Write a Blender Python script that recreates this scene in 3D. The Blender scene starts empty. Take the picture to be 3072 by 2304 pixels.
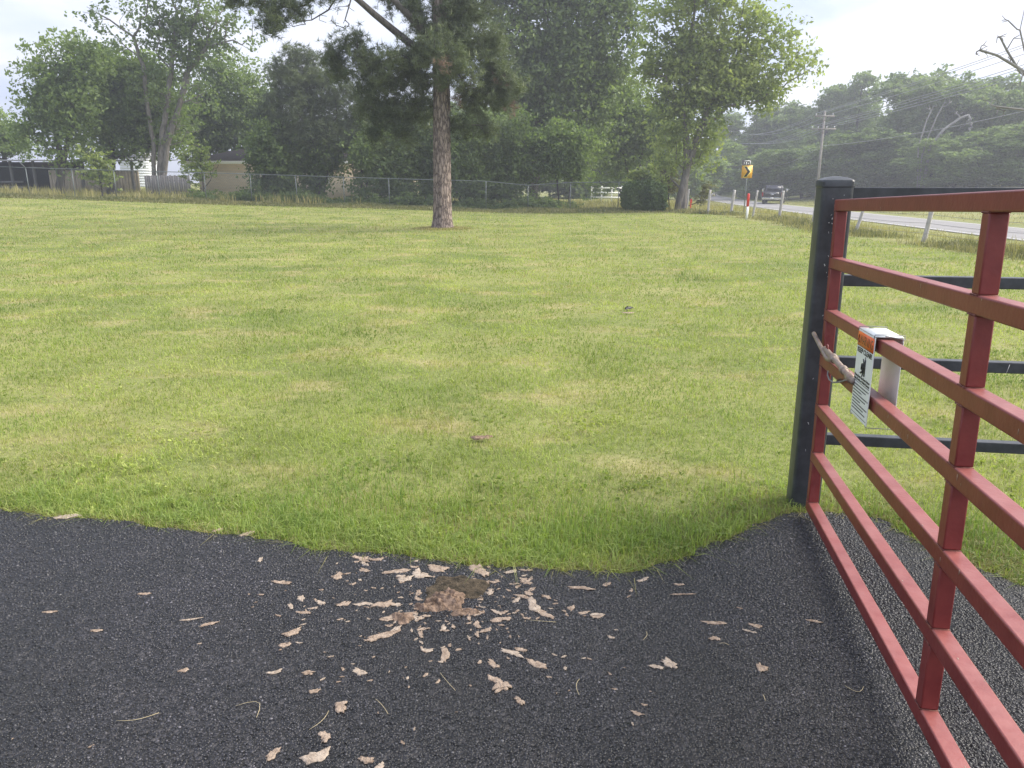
import bpy, math, random
import numpy as np
from mathutils import Vector, Matrix
rad = math.radians
random.seed(7); RNG = np.random.default_rng(7)
S = bpy.context.scene; C = S.collection

# ------------------------------------------------------------ camera, sky, sun, exposure
PITCH = rad(14.58); CAMZ = 1.6; FPX = 2307.0
cd = bpy.data.cameras.new("camera"); cam = bpy.data.objects.new("camera", cd); C.objects.link(cam)
cam.location = (0, 0, CAMZ); cam.rotation_euler = (rad(90) - PITCH, 0, 0)
cd.sensor_width = 36; cd.lens = FPX / 3072 * 36; cd.clip_start = 0.05; cd.clip_end = 4000
S.camera = cam
SUN_EL, SUN_AZ = rad(40), rad(82)
w = bpy.data.worlds.new("World"); S.world = w; w.use_nodes = True
wt = w.node_tree; wt.nodes.clear()
def N(t, typ, **kw):
    n = t.nodes.new(typ)
    for k, v in kw.items(): setattr(n, k, v)
    return n
wo = N(wt, 'ShaderNodeOutputWorld'); bg = N(wt, 'ShaderNodeBackground'); sky = N(wt, 'ShaderNodeTexSky')
sky.sky_type = 'NISHITA'; sky.sun_disc = False; sky.sun_elevation = SUN_EL; sky.sun_rotation = SUN_AZ
sky.air_density = 1.0; sky.dust_density = 1.5
bg.inputs[1].default_value = 0.082
tc = N(wt, 'ShaderNodeTexCoord'); mp = N(wt, 'ShaderNodeMapping'); mp.inputs['Scale'].default_value = (1.0, 1.0, 3.2)
mp.inputs['Location'].default_value = (0.35, 0.1, 0.2)
nz = N(wt, 'ShaderNodeTexNoise'); nz.inputs['Scale'].default_value = 2.6; nz.inputs['Detail'].default_value = 7; nz.inputs['Roughness'].default_value = .55
nz.inputs['Distortion'].default_value = .35
cr = N(wt, 'ShaderNodeValToRGB'); cr.color_ramp.elements[0].position = .40; cr.color_ramp.elements[1].position = .62
cr.color_ramp.elements[0].color = (.75, .75, .75, 1)
mx = N(wt, 'ShaderNodeMix', data_type='RGBA')
nz2 = N(wt, 'ShaderNodeTexNoise'); nz2.inputs['Scale'].default_value = 4.5; nz2.inputs['Detail'].default_value = 5
cr2 = N(wt, 'ShaderNodeValToRGB'); cr2.color_ramp.elements[0].color = (2.9, 3.4, 4.8, 1); cr2.color_ramp.elements[1].color = (5.2, 5.3, 6.0, 1)
cr2.color_ramp.elements[0].position = .40; cr2.color_ramp.elements[1].position = .60
L = wt.links.new
L(tc.outputs['Generated'], mp.inputs[0]); L(mp.outputs[0], nz.inputs[0]); L(nz.outputs[0], cr.inputs[0])
L(mp.outputs[0], nz2.inputs[0]); L(nz2.outputs[0], cr2.inputs[0])
L(cr.outputs[0], mx.inputs[0]); L(sky.outputs[0], mx.inputs[6]); L(cr2.outputs[0], mx.inputs[7])
L(mx.outputs[2], bg.inputs[0]); L(bg.outputs[0], wo.inputs[0])
sd = bpy.data.lights.new("sun", 'SUN'); so = bpy.data.objects.new("sun", sd); C.objects.link(so)
sd.energy = 2.7; sd.angle = rad(52); sd.color = (1, .93, .80)
sv = Vector((math.sin(SUN_AZ) * math.cos(SUN_EL), math.cos(SUN_AZ) * math.cos(SUN_EL), math.sin(SUN_EL)))
so.rotation_euler = sv.to_track_quat('Z', 'Y').to_euler(); so.location = (20, 10, 40)
S.view_settings.view_transform = 'Standard'; S.view_settings.look = 'None'; S.view_settings.gamma = 1
S.view_settings.exposure = 1.58
S.cycles.max_bounces = 6; S.cycles.transparent_max_bounces = 8; S.cycles.volume_bounces = 0
S.cycles.use_denoising = True; S.cycles.denoising_prefilter = 'ACCURATE'

# ------------------------------------------------------------ measuring helpers
UPV = np.array([0, math.sin(PITCH), math.cos(PITCH)]); FWD = np.array([0, math.cos(PITCH), -math.sin(PITCH)])
def ray(px, py): return np.array([1, 0, 0]) * (px - 1536) / FPX + UPV * (1152 - py) / FPX + FWD
def P(px, py, Y):
    d = ray(px, py); return np.array([0, 0, CAMZ]) + d * (Y / d[1])
def G(px, py, z=0.0):
    d = ray(px, py); return np.array([0, 0, CAMZ]) + d * ((z - CAMZ) / d[2])
def sstep(v, a, b):
    t = np.clip((v - a) / (b - a), 0, 1); return t * t * (3 - 2 * t)
def road_x(y):   # near edge of the county road
    return np.interp(y, [-200, 10, 32, 48, 58, 85, 111, 150, 200, 300, 700], [10, 18.8, 20.3, 21.3, 21.9, 24.2, 27.2, 34, 48, 90, 330])
def ground_z(x, y):
    x = np.asarray(x, float); y = np.asarray(y, float)
    z = .029 * np.clip(-x, 0, 60) * sstep(y, 14, 46)
    rx = road_x(y)
    z = z - .6 * sstep(x, 12.5, rx - 1.0)
    z = z + 2.0 * sstep(x, rx + 9, rx + 32) * sstep(y, 10, 60)
    z = z + .03 * np.sin(x * .35 + 1) * np.sin(y * .27) * sstep(y, 8, 20) * (1 - sstep(x, 10, 13))
    return z
def PT(px, Y):   # point on the ground at image column px and distance Y
    x = 0.0
    for _ in range(6):
        z = float(ground_z(x, Y)); dep = Y * math.cos(PITCH) + (CAMZ - z) * math.sin(PITCH); x = (px - 1536) / FPX * dep
    return np.array([x, Y, float(ground_z(x, Y))])

# ------------------------------------------------------------ object helpers
def link(o, parent=None):
    C.objects.link(o)
    if parent is not None: o.parent = parent
    return o
def tag(o, label=None, cat=None, group=None, kind=None):
    for k, v in (('label', label), ('category', cat), ('group', group), ('kind', kind)):
        if v: o[k] = v
    return o
def empty(name, loc=(0, 0, 0), rz=0):
    o = bpy.data.objects.new(name, None); o.location = tuple(float(v) for v in loc); o.rotation_euler = (0, 0, rz); o.empty_display_size = .2
    return link(o)
def rawmesh(name, V, Fs, mat, smooth=False):
    me = bpy.data.meshes.new(name)
    V = np.asarray(V, np.float32).reshape(-1, 3)
    Fs = [np.asarray(f, np.int32) for f in Fs if len(f)]
    me.vertices.add(len(V)); me.vertices.foreach_set('co', V.ravel())
    nl = sum(f.size for f in Fs); nf = sum(len(f) for f in Fs)
    me.loops.add(nl); me.loops.foreach_set('vertex_index', np.concatenate([f.ravel() for f in Fs]))
    st = []; b = 0
    for f in Fs:
        st.append(b + np.arange(len(f), dtype=np.int32) * f.shape[1]); b += f.size
    me.polygons.add(nf); me.polygons.foreach_set('loop_start', np.concatenate(st).astype(np.int32))
    me.update(calc_edges=True)
    if smooth: me.polygons.foreach_set('use_smooth', np.ones(nf, bool))
    if mat: me.materials.append(mat)
    me.validate()
    return me
def obj(name, V, Fs, mat, parent=None, smooth=False):
    return link(bpy.data.objects.new(name, rawmesh(name, V, Fs, mat, smooth)), parent)
class MB:
    def __init__(s): s.v = []; s.f = {}; s.n = 0
    def add(s, V, F):
        V = np.asarray(V, float).reshape(-1, 3)
        for f in F: s.f.setdefault(len(f), []).append([i + s.n for i in f])
        s.v.append(V); s.n += len(V); return s
    def box(s, c, size, M=None):
        h = np.array(size) / 2
        V = np.array([[x, y, z] for x in (-1, 1) for y in (-1, 1) for z in (-1, 1)]) * h
        if M is not None: V = V @ np.array(M).T
        return s.add(V + np.array(c), [(0, 1, 3, 2), (4, 6, 7, 5), (0, 4, 5, 1), (2, 3, 7, 6), (0, 2, 6, 4), (1, 5, 7, 3)])
    def hull8(s, bot, top):   # four bottom and four top points, same order
        return s.add(list(bot) + list(top), [(3, 2, 1, 0), (4, 5, 6, 7), (0, 1, 5, 4), (1, 2, 6, 5), (2, 3, 7, 6), (3, 0, 4, 7)])
    def tube(s, pts, r, n=8, cap=True):
        pts = np.asarray(pts, float); r = np.broadcast_to(np.asarray(r, float), (len(pts),))
        V = []; up0 = None
        for i, p in enumerate(pts):
            d = pts[min(i + 1, len(pts) - 1)] - pts[max(i - 1, 0)]; d = d / (np.linalg.norm(d) + 1e-9)
            if up0 is None: up0 = np.array([0, 0, 1.]) if abs(d[2]) < .9 else np.array([1., 0, 0])
            a = np.cross(d, up0); a /= np.linalg.norm(a) + 1e-9; b = np.cross(d, a); up0 = np.cross(a, d)
            up0 = -b
            t = np.arange(n) * 2 * math.pi / n
            V.append(p + r[i] * (np.outer(np.cos(t), a) + np.outer(np.sin(t), b)))
        F = [(i * n + k, i * n + (k + 1) % n, (i + 1) * n + (k + 1) % n, (i + 1) * n + k) for i in range(len(pts) - 1) for k in range(n)]
        if cap: F += [tuple(range(n))[::-1], tuple((len(pts) - 1) * n + k for k in range(n))]
        return s.add(np.concatenate(V), F)
    def prism(s, poly, z0, z1):   # polygon in xy
        n = len(poly); V = [(x, y, z0) for x, y in poly] + [(x, y, z1) for x, y in poly]
        return s.add(V, [tuple(range(n))[::-1], tuple(range(n, 2 * n))] + [(k, (k + 1) % n, n + (k + 1) % n, n + k) for k in range(n)])
    def arrays(s): return np.concatenate(s.v), [np.array(x) for x in s.f.values()]
    def build(s, name, mat, parent=None, smooth=False, bevel=0):
        V, F = s.arrays(); o = obj(name, V, F, mat, parent, smooth)
        if bevel:
            m = o.modifiers.new('bevel', 'BEVEL'); m.width = bevel; m.segments = 2; m.limit_method = 'ANGLE'
            o.data.shade_smooth()
            try: o.data.set_sharp_from_angle(angle=rad(40))
            except Exception: pass
        return o
def copy_tree(o, parent=None):
    c = o.copy(); C.objects.link(c)
    if parent: c.parent = parent
    for ch in o.children: copy_tree(ch, c)
    return c

# ------------------------------------------------------------ materials
def mat(name, col, rough=.6, metal=0, spec=.5, var=None, scale=5, bump=0, bscale=40, coat=0, detail=4, ramp=(.35, .65), stretch=None, objcoord=False):
    m = bpy.data.materials.new(name); m.use_nodes = True; t = m.node_tree; b = t.nodes['Principled BSDF']
    b.inputs['Base Color'].default_value = (*col, 1); b.inputs['Roughness'].default_value = rough; b.inputs['Metallic'].default_value = metal
    b.inputs['Specular IOR Level'].default_value = spec; b.inputs['Coat Weight'].default_value = coat
    g = N(t, 'ShaderNodeNewGeometry'); src = g.outputs['Position']
    if objcoord: src = N(t, 'ShaderNodeTexCoord').outputs['Object']
    if stretch:
        mpn = N(t, 'ShaderNodeMapping'); mpn.inputs['Scale'].default_value = stretch; t.links.new(src, mpn.inputs[0]); src = mpn.outputs[0]
    if var:
        nn = N(t, 'ShaderNodeTexNoise'); nn.inputs['Scale'].default_value = scale; nn.inputs['Detail'].default_value = detail; nn.inputs['Roughness'].default_value = .65
        r = N(t, 'ShaderNodeValToRGB'); r.color_ramp.elements[0].color = (*col, 1); r.color_ramp.elements[1].color = (*var, 1)
        r.color_ramp.elements[0].position, r.color_ramp.elements[1].position = ramp
        t.links.new(src, nn.inputs[0]); t.links.new(nn.outputs[0], r.inputs[0]); t.links.new(r.outputs[0], b.inputs['Base Color'])
    if bump:
        nb = N(t, 'ShaderNodeTexNoise'); nb.inputs['Scale'].default_value = bscale; nb.inputs['Detail'].default_value = 5
        bp = N(t, 'ShaderNodeBump'); bp.inputs['Strength'].default_value = bump; bp.inputs['Distance'].default_value = .01
        t.links.new(src, nb.inputs[0]); t.links.new(nb.outputs[0], bp.inputs['Height']); t.links.new(bp.outputs[0], b.inputs['Normal'])
    return m
def leafmat(name, c1, c2, trans=.35, scale=.6, rough=.55, spec=.3, tcol=None):
    m = bpy.data.materials.new(name); m.use_nodes = True; t = m.node_tree; b = t.nodes['Principled BSDF']; out = t.nodes['Material Output']
    b.inputs['Roughness'].default_value = rough; b.inputs['Specular IOR Level'].default_value = spec
    g = N(t, 'ShaderNodeNewGeometry'); nn = N(t, 'ShaderNodeTexNoise'); nn.inputs['Scale'].default_value = scale; nn.inputs['Detail'].default_value = 3
    t.links.new(g.outputs['Position'], nn.inputs[0])
    ad = N(t, 'ShaderNodeMath', operation='MULTIPLY_ADD'); ad.inputs[1].default_value = .55; t.links.new(g.outputs['Random Per Island'], ad.inputs[0])
    m2 = N(t, 'ShaderNodeMath', operation='MULTIPLY_ADD'); m2.inputs[1].default_value = 1.6; m2.inputs[2].default_value = -.55; t.links.new(nn.outputs[0], m2.inputs[0])
    t.links.new(m2.outputs[0], ad.inputs[2])
    r = N(t, 'ShaderNodeValToRGB'); r.color_ramp.elements[0].color = (*c1, 1); r.color_ramp.elements[1].color = (*c2, 1)
    t.links.new(ad.outputs[0], r.inputs[0]); t.links.new(r.outputs[0], b.inputs['Base Color'])
    tr = N(t, 'ShaderNodeBsdfTranslucent'); ms = N(t, 'ShaderNodeMixShader'); ms.inputs[0].default_value = trans
    hs = N(t, 'ShaderNodeMix', data_type='RGBA', blend_type='MULTIPLY'); hs.inputs[0].default_value = 1; hs.inputs[7].default_value = (1.35, 1.45, .7, 1)
    t.links.new(r.outputs[0], hs.inputs[6]); t.links.new(hs.outputs[2], tr.inputs[0])
    t.links.new(b.outputs[0], ms.inputs[1]); t.links.new(tr.outputs[0], ms.inputs[2]); t.links.new(ms.outputs[0], out.inputs[0])
    return m
M = {}
M['red'] = mat('red_gate_paint', (.30, .045, .04), .42, 0, .5, var=(.36, .085, .065), scale=9, bump=.12, bscale=60, detail=7)
def dust_and_sheen():
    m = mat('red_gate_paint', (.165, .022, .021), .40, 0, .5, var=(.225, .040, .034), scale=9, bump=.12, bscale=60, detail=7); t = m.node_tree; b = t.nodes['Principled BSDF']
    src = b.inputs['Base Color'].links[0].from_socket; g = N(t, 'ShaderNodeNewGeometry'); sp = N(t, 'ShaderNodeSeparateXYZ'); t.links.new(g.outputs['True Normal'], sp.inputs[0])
    mr = N(t, 'ShaderNodeMapRange'); mr.inputs[1].default_value = .5; mr.inputs[2].default_value = 1; mr.inputs[4].default_value = .36; t.links.new(sp.outputs[2], mr.inputs[0])  # upward faces paler: dust, plus sky sheen painted into the colour
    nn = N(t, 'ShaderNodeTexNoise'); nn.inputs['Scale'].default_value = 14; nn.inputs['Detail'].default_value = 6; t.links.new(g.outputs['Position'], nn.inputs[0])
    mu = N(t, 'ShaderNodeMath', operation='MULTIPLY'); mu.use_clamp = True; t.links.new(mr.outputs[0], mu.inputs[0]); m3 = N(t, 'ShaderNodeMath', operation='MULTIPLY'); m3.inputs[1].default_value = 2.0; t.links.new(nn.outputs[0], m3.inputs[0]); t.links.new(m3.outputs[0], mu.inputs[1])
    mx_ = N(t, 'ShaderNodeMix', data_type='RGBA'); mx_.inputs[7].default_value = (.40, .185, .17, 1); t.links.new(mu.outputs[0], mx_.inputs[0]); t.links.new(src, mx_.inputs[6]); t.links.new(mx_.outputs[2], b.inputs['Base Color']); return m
M['red'] = dust_and_sheen()
M['black'] = mat('black_fence_paint', (.030, .034, .037), .42, 0, .5, var=(.06, .066, .072), scale=14, bump=.1, bscale=50, detail=7)
M['chip'] = mat('bare_chipped_metal', (.6, .6, .58), .5)
M['galv'] = mat('galvanised_steel', (.22, .25, .24), .5, .3, .5, var=(.15, .17, .17), scale=4)
M['rust'] = mat('weathered_rod_metal', (.27, .19, .15), .5, .35, .5, var=(.36, .30, .25), scale=40, bump=.3, bscale=120)
M['rust2'] = mat('rusty_plate', (.36, .15, .08), .6, .2, .5, var=(.25, .2, .17), scale=30)
M['white'] = mat('white_sign_plastic', (.78, .80, .78), .35)
M['orange'] = mat('orange_sign_ink', (.85, .16, .03), .4)
M['ink'] = mat('black_sign_ink', (.02, .02, .02), .5)
M['yellow'] = mat('yellow_reflective_sheet', (.72, .36, .015), .35)
M['paleyellow'] = mat('pale_yellow_border', (.9, .75, .22), .35)
M['redmark'] = mat('red_marker_plastic', (.70, .05, .03), .4)
M['wood'] = mat('weathered_fence_wood', (.34, .32, .30), .85, 0, .2, var=(.56, .54, .51), scale=8, stretch=(6, 6, .8), bump=.4, bscale=30)
M['pole'] = mat('utility_pole_wood', (.22, .20, .18), .85, 0, .2, var=(.32, .30, .28), scale=3)
M['bark'] = mat('dark_tree_bark', (.05, .045, .04), .9, 0, .2, var=(.12, .11, .10), scale=5, stretch=(3, 3, .6), bump=.5, bscale=12)
M['palebark'] = mat('pale_dead_bark', (.34, .33, .31), .9, 0, .2, var=(.20, .19, .18), scale=2)
M['greybark'] = mat('grey_trunk_bark', (.24, .22, .20), .9, 0, .2, var=(.12, .11, .10), scale=3, stretch=(3, 3, .7), bump=.5, bscale=12)
M['brickroof'] = mat('brown_shingles', (.10, .085, .085), .9, 0, .2, var=(.15, .13, .125), scale=12)
M['fascia'] = mat('white_fascia_board', (.86, .86, .84), .6)
M['planks'] = mat('grey_plank', (.15, .145, .15), .9, 0, .2, var=(.22, .21, .21), scale=3, stretch=(8, 8, .5))
M['dark'] = mat('painted_shed_shade', (.03, .03, .032), .9)  # near-black colour paints in the shade inside the open shed
M['tin'] = mat('dull_tin_roof', (.35, .37, .38), .5, .3, .5, var=(.22, .2, .2), scale=1.5)
M['tan'] = mat('tan_sheet_wall', (.70, .60, .47), .7, 0, .3, var=(.58, .48, .38), scale=1.5)
M['paint'] = mat('dark_truck_paint', (.018, .018, .025), .25, .2, .5, coat=.6)
M['chrome'] = mat('chrome', (.75, .75, .78), .15, 1)
M['glass'] = mat('dark_truck_glass', (.05, .05, .065), .08, 0, .7)
M['rubber'] = mat('tyre_rubber', (.015, .015, .015), .8)
M['tail'] = mat('tail_lamp_plastic', (.35, .01, .01), .25)
M['flake'] = mat('tan_bark_flake', (.22, .16, .12), .9, 0, .15, var=(.42, .33, .255), scale=45, bump=.8, bscale=150, ramp=(.3, .6))
M['palefl'] = mat('pale_bark_flake', (.30, .24, .19), .9, 0, .15, var=(.48, .40, .32), scale=60, bump=.6, bscale=150)
M['clump'] = mat('crumbly_bark_clump', (.13, .09, .065), .95, 0, .1, var=(.33, .235, .175), scale=35, bump=1, bscale=90)
M['dirt'] = mat('packed_dirt_spot', (.030, .027, .021), .95, 0, .1, var=(.115, .090, .062), scale=30, bump=1, bscale=120)
M['straw'] = mat('straw_stem', (.55, .46, .28), .8)
M['wire'] = mat('dull_wire', (.25, .25, .25), .6, .3)
M['cable'] = mat('overhead_cable', (.30, .31, .33), .6, .1)
M['ceramic'] = mat('insulator_ceramic', (.6, .6, .62), .3)
M['stripe'] = mat('road_paint_white', (.75, .75, .72), .7)
M['siding'] = mat('white_siding', (.72, .74, .78), .6)

def pinebark():
    m = mat('pine_bark', (.2, .15, .12), .95, 0, .15); t = m.node_tree; b = t.nodes['Principled BSDF']
    tc_ = N(t, 'ShaderNodeNewGeometry'); mp_ = N(t, 'ShaderNodeMapping'); mp_.inputs['Scale'].default_value = (15, 15, 4.2)
    nn = N(t, 'ShaderNodeTexNoise'); nn.inputs['Scale'].default_value = 2.2; nn.inputs['Detail'].default_value = 5
    mxv = N(t, 'ShaderNodeMix', data_type='VECTOR'); mxv.inputs[0].default_value = .55
    vo = N(t, 'ShaderNodeTexVoronoi', feature='DISTANCE_TO_EDGE'); vo.inputs['Scale'].default_value = 1.5
    t.links.new(tc_.outputs['Position'], mp_.inputs[0]); t.links.new(mp_.outputs[0], nn.inputs[0])
    t.links.new(mp_.outputs[0], mxv.inputs[4]); t.links.new(nn.outputs[1], mxv.inputs[5]); t.links.new(mxv.outputs[1], vo.inputs[0])
    r = N(t, 'ShaderNodeValToRGB'); r.color_ramp.elements[0].color = (.14, .11, .10, 1); r.color_ramp.elements[1].color = (.32, .26, .23, 1)
    r.color_ramp.elements[0].position = .02; r.color_ramp.elements[1].position = .15
    n2 = N(t, 'ShaderNodeTexNoise'); n2.inputs['Scale'].default_value = 6; n2.inputs['Detail'].default_value = 6; t.links.new(tc_.outputs['Position'], n2.inputs[0])
    mm = N(t, 'ShaderNodeMix', data_type='RGBA', blend_type='OVERLAY'); mm.inputs[0].default_value = .4
    t.links.new(vo.outputs[0], r.inputs[0]); t.links.new(r.outputs[0], mm.inputs[6]); t.links.new(n2.outputs[0], mm.inputs[7]); t.links.new(mm.outputs[2], b.inputs['Base Color'])
    bp = N(t, 'ShaderNodeBump'); bp.inputs['Strength'].default_value = 1; bp.inputs['Distance'].default_value = .035
    rr = N(t, 'ShaderNodeValToRGB'); rr.color_ramp.elements[1].position = .2; t.links.new(vo.outputs[0], rr.inputs[0])
    t.links.new(rr.outputs[0], bp.inputs['Height']); t.links.new(bp.outputs[0], b.inputs['Normal'])
    return m
M['pinebark'] = pinebark()
def brick():
    m = mat('tan_brick', (.5, .4, .3), .9, 0, .2); t = m.node_tree; b = t.nodes['Principled BSDF']
    tc_ = N(t, 'ShaderNodeTexCoord'); mp_ = N(t, 'ShaderNodeMapping'); mp_.inputs['Rotation'].default_value = (rad(90), 0, 0)
    br = N(t, 'ShaderNodeTexBrick'); br.inputs['Color1'].default_value = (.70, .57, .42, 1); br.inputs['Color2'].default_value = (.60, .48, .35, 1); br.inputs['Mortar'].default_value = (.58, .53, .46, 1)
    br.inputs['Scale'].default_value = 1; br.inputs['Brick Width'].default_value = .28; br.inputs['Row Height'].default_value = .11; br.inputs['Mortar Size'].default_value = .014
    t.links.new(tc_.outputs['Object'], mp_.inputs[0]); t.links.new(mp_.outputs[0], br.inputs[0]); t.links.new(br.outputs[0], b.inputs['Base Color']); return m
M['brick'] = brick()
def groundmat():
    m = mat('mown_lawn', (.1, .15, .05), .9, 0, .15); t = m.node_tree; b = t.nodes['Principled BSDF']
    g = N(t, 'ShaderNodeNewGeometry')
    def noise(sc, det=5, stretch=None):
        n = N(t, 'ShaderNodeTexNoise'); n.inputs['Scale'].default_value = sc; n.inputs['Detail'].default_value = det; n.inputs['Roughness'].default_value = .62
        src = g.outputs['Position']
        if stretch:
            q = N(t, 'ShaderNodeMapping'); q.inputs['Scale'].default_value = stretch; t.links.new(src, q.inputs[0]); src = q.outputs[0]
        t.links.new(src, n.inputs[0]); return n.outputs[0]
    def ramp(v, a, ca, bb, cb):
        r = N(t, 'ShaderNodeValToRGB'); r.color_ramp.elements[0].position = a; r.color_ramp.elements[1].position = bb
        r.color_ramp.elements[0].color = (*ca, 1); r.color_ramp.elements[1].color = (*cb, 1); t.links.new(v, r.inputs[0]); return r.outputs[0]
    base = ramp(noise(.30, 6, (1, 1.6, 1)), .36, (.145, .175, .055), .64, (.26, .26, .10))
    fine = ramp(noise(14, 4), .3, (.45, .45, .45), .75, (.62, .62, .62))
    dry = ramp(noise(.9, 8, (1, 1.5, 1)), .52, (0, 0, 0), .70, (.9, .9, .9))
    m1 = N(t, 'ShaderNodeMix', data_type='RGBA'); t.links.new(dry, m1.inputs[0]); t.links.new(base, m1.inputs[6]); m1.inputs[7].default_value = (.34, .29, .15, 1)
    m2 = N(t, 'ShaderNodeMix', data_type='RGBA', blend_type='OVERLAY'); m2.inputs[0].default_value = .8; t.links.new(m1.outputs[2], m2.inputs[6]); t.links.new(fine, m2.inputs[7])
    t.links.new(m2.outputs[2], b.inputs['Base Color'])
    bp = N(t, 'ShaderNodeBump'); bp.inputs['Strength'].default_value = .6; bp.inputs['Distance'].default_value = .03; t.links.new(noise(30, 4), bp.inputs['Height']); t.links.new(bp.outputs[0], b.inputs['Normal'])
    return m
M['ground'] = groundmat()
def asphalt():
    m = mat('chipped_asphalt', (.02, .02, .022), .4, 0, .5); t = m.node_tree; b = t.nodes['Principled BSDF']
    g = N(t, 'ShaderNodeNewGeometry')
    vo = N(t, 'ShaderNodeTexVoronoi'); vo.inputs['Scale'].default_value = 80; vo.inputs['Randomness'].default_value = 1
    t.links.new(g.outputs['Position'], vo.inputs[0])
    n = N(t, 'ShaderNodeTexNoise'); n.inputs['Scale'].default_value = 1.1; n.inputs['Detail'].default_value = 5; t.links.new(g.outputs['Position'], n.inputs[0])
    sep = N(t, 'ShaderNodeSeparateColor'); t.links.new(vo.outputs['Color'], sep.inputs[0])
    r = N(t, 'ShaderNodeValToRGB'); r.color_ramp.elements[0].color = (.005, .005, .006, 1); r.color_ramp.elements[1].color = (.06, .058, .062, 1)
    r.color_ramp.elements[0].position = .1; r.color_ramp.elements[1].position = 1.0
    e = r.color_ramp.elements.new(.72); e.color = (.015, .015, .017, 1)
    t.links.new(sep.outputs[0], r.inputs[0])
    mm = N(t, 'ShaderNodeMix', data_type='RGBA', blend_type='MULTIPLY'); mm.inputs[0].default_value = 1
    r2 = N(t, 'ShaderNodeValToRGB'); r2.color_ramp.elements[0].color = (.7, .7, .7, 1); r2.color_ramp.elements[1].color = (1.35, 1.3, 1.3, 1); r2.color_ramp.elements[0].position = .35; r2.color_ramp.elements[1].position = .65
    t.links.new(n.outputs[0], r2.inputs[0]); t.links.new(r.outputs[0], mm.inputs[6]); t.links.new(r2.outputs[0], mm.inputs[7]); t.links.new(mm.outputs[2], b.inputs['Base Color'])
    rg = N(t, 'ShaderNodeMapRange'); rg.inputs[3].default_value = .32; rg.inputs[4].default_value = .75; t.links.new(sep.outputs[1], rg.inputs[0]); t.links.new(rg.outputs[0], b.inputs['Roughness'])
    iv = N(t, 'ShaderNodeMath', operation='MULTIPLY_ADD'); iv.inputs[1].default_value = -1; iv.inputs[2].default_value = 1; t.links.new(vo.outputs['Distance'], iv.inputs[0])
    a2 = N(t, 'ShaderNodeMath', operation='MULTIPLY_ADD'); a2.inputs[1].default_value = .9; t.links.new(sep.outputs[2], a2.inputs[0]); t.links.new(iv.outputs[0], a2.inputs[2])
    bp = N(t, 'ShaderNodeBump'); bp.inputs['Strength'].default_value = .9; bp.inputs['Distance'].default_value = .012; t.links.new(a2.outputs[0], bp.inputs['Height']); t.links.new(bp.outputs[0], b.inputs['Normal'])
    return m
M['asphalt'] = asphalt()
def stonemat():
    m = mat('asphalt_stone', (.03, .03, .036), .4, 0, .6); t = m.node_tree; b = t.nodes['Principled BSDF']; g = N(t, 'ShaderNodeNewGeometry')
    r = N(t, 'ShaderNodeValToRGB'); r.color_ramp.elements[0].color = (.005, .005, .006, 1); r.color_ramp.elements[1].color = (.10, .098, .102, 1); e = r.color_ramp.elements.new(.75); e.color = (.0125, .0125, .015, 1); e = r.color_ramp.elements.new(.96); e.color = (.030, .030, .034, 1)
    n = N(t, 'ShaderNodeTexNoise'); n.inputs['Scale'].default_value = 1.3; n.inputs['Detail'].default_value = 5; t.links.new(g.outputs['Position'], n.inputs[0])
    r2 = N(t, 'ShaderNodeValToRGB'); r2.color_ramp.elements[0].color = (.6, .62, .55, 1); r2.color_ramp.elements[1].color = (1.7, 1.62, 1.7, 1); r2.color_ramp.elements[0].position = .38; r2.color_ramp.elements[1].position = .64
    mm = N(t, 'ShaderNodeMix', data_type='RGBA', blend_type='MULTIPLY'); mm.inputs[0].default_value = 1
    t.links.new(g.outputs['Random Per Island'], r.inputs[0]); t.links.new(n.outputs[0], r2.inputs[0]); t.links.new(r.outputs[0], mm.inputs[6]); t.links.new(r2.outputs[0], mm.inputs[7]); t.links.new(mm.outputs[2], b.inputs['Base Color']); return m
M['stone'] = stonemat()
M['road'] = mat('worn_road_asphalt', (.22, .215, .215), .85, 0, .25, var=(.29, .28, .28), scale=.8, stretch=(3, .25, 1), bump=.2, bscale=30)
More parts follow.
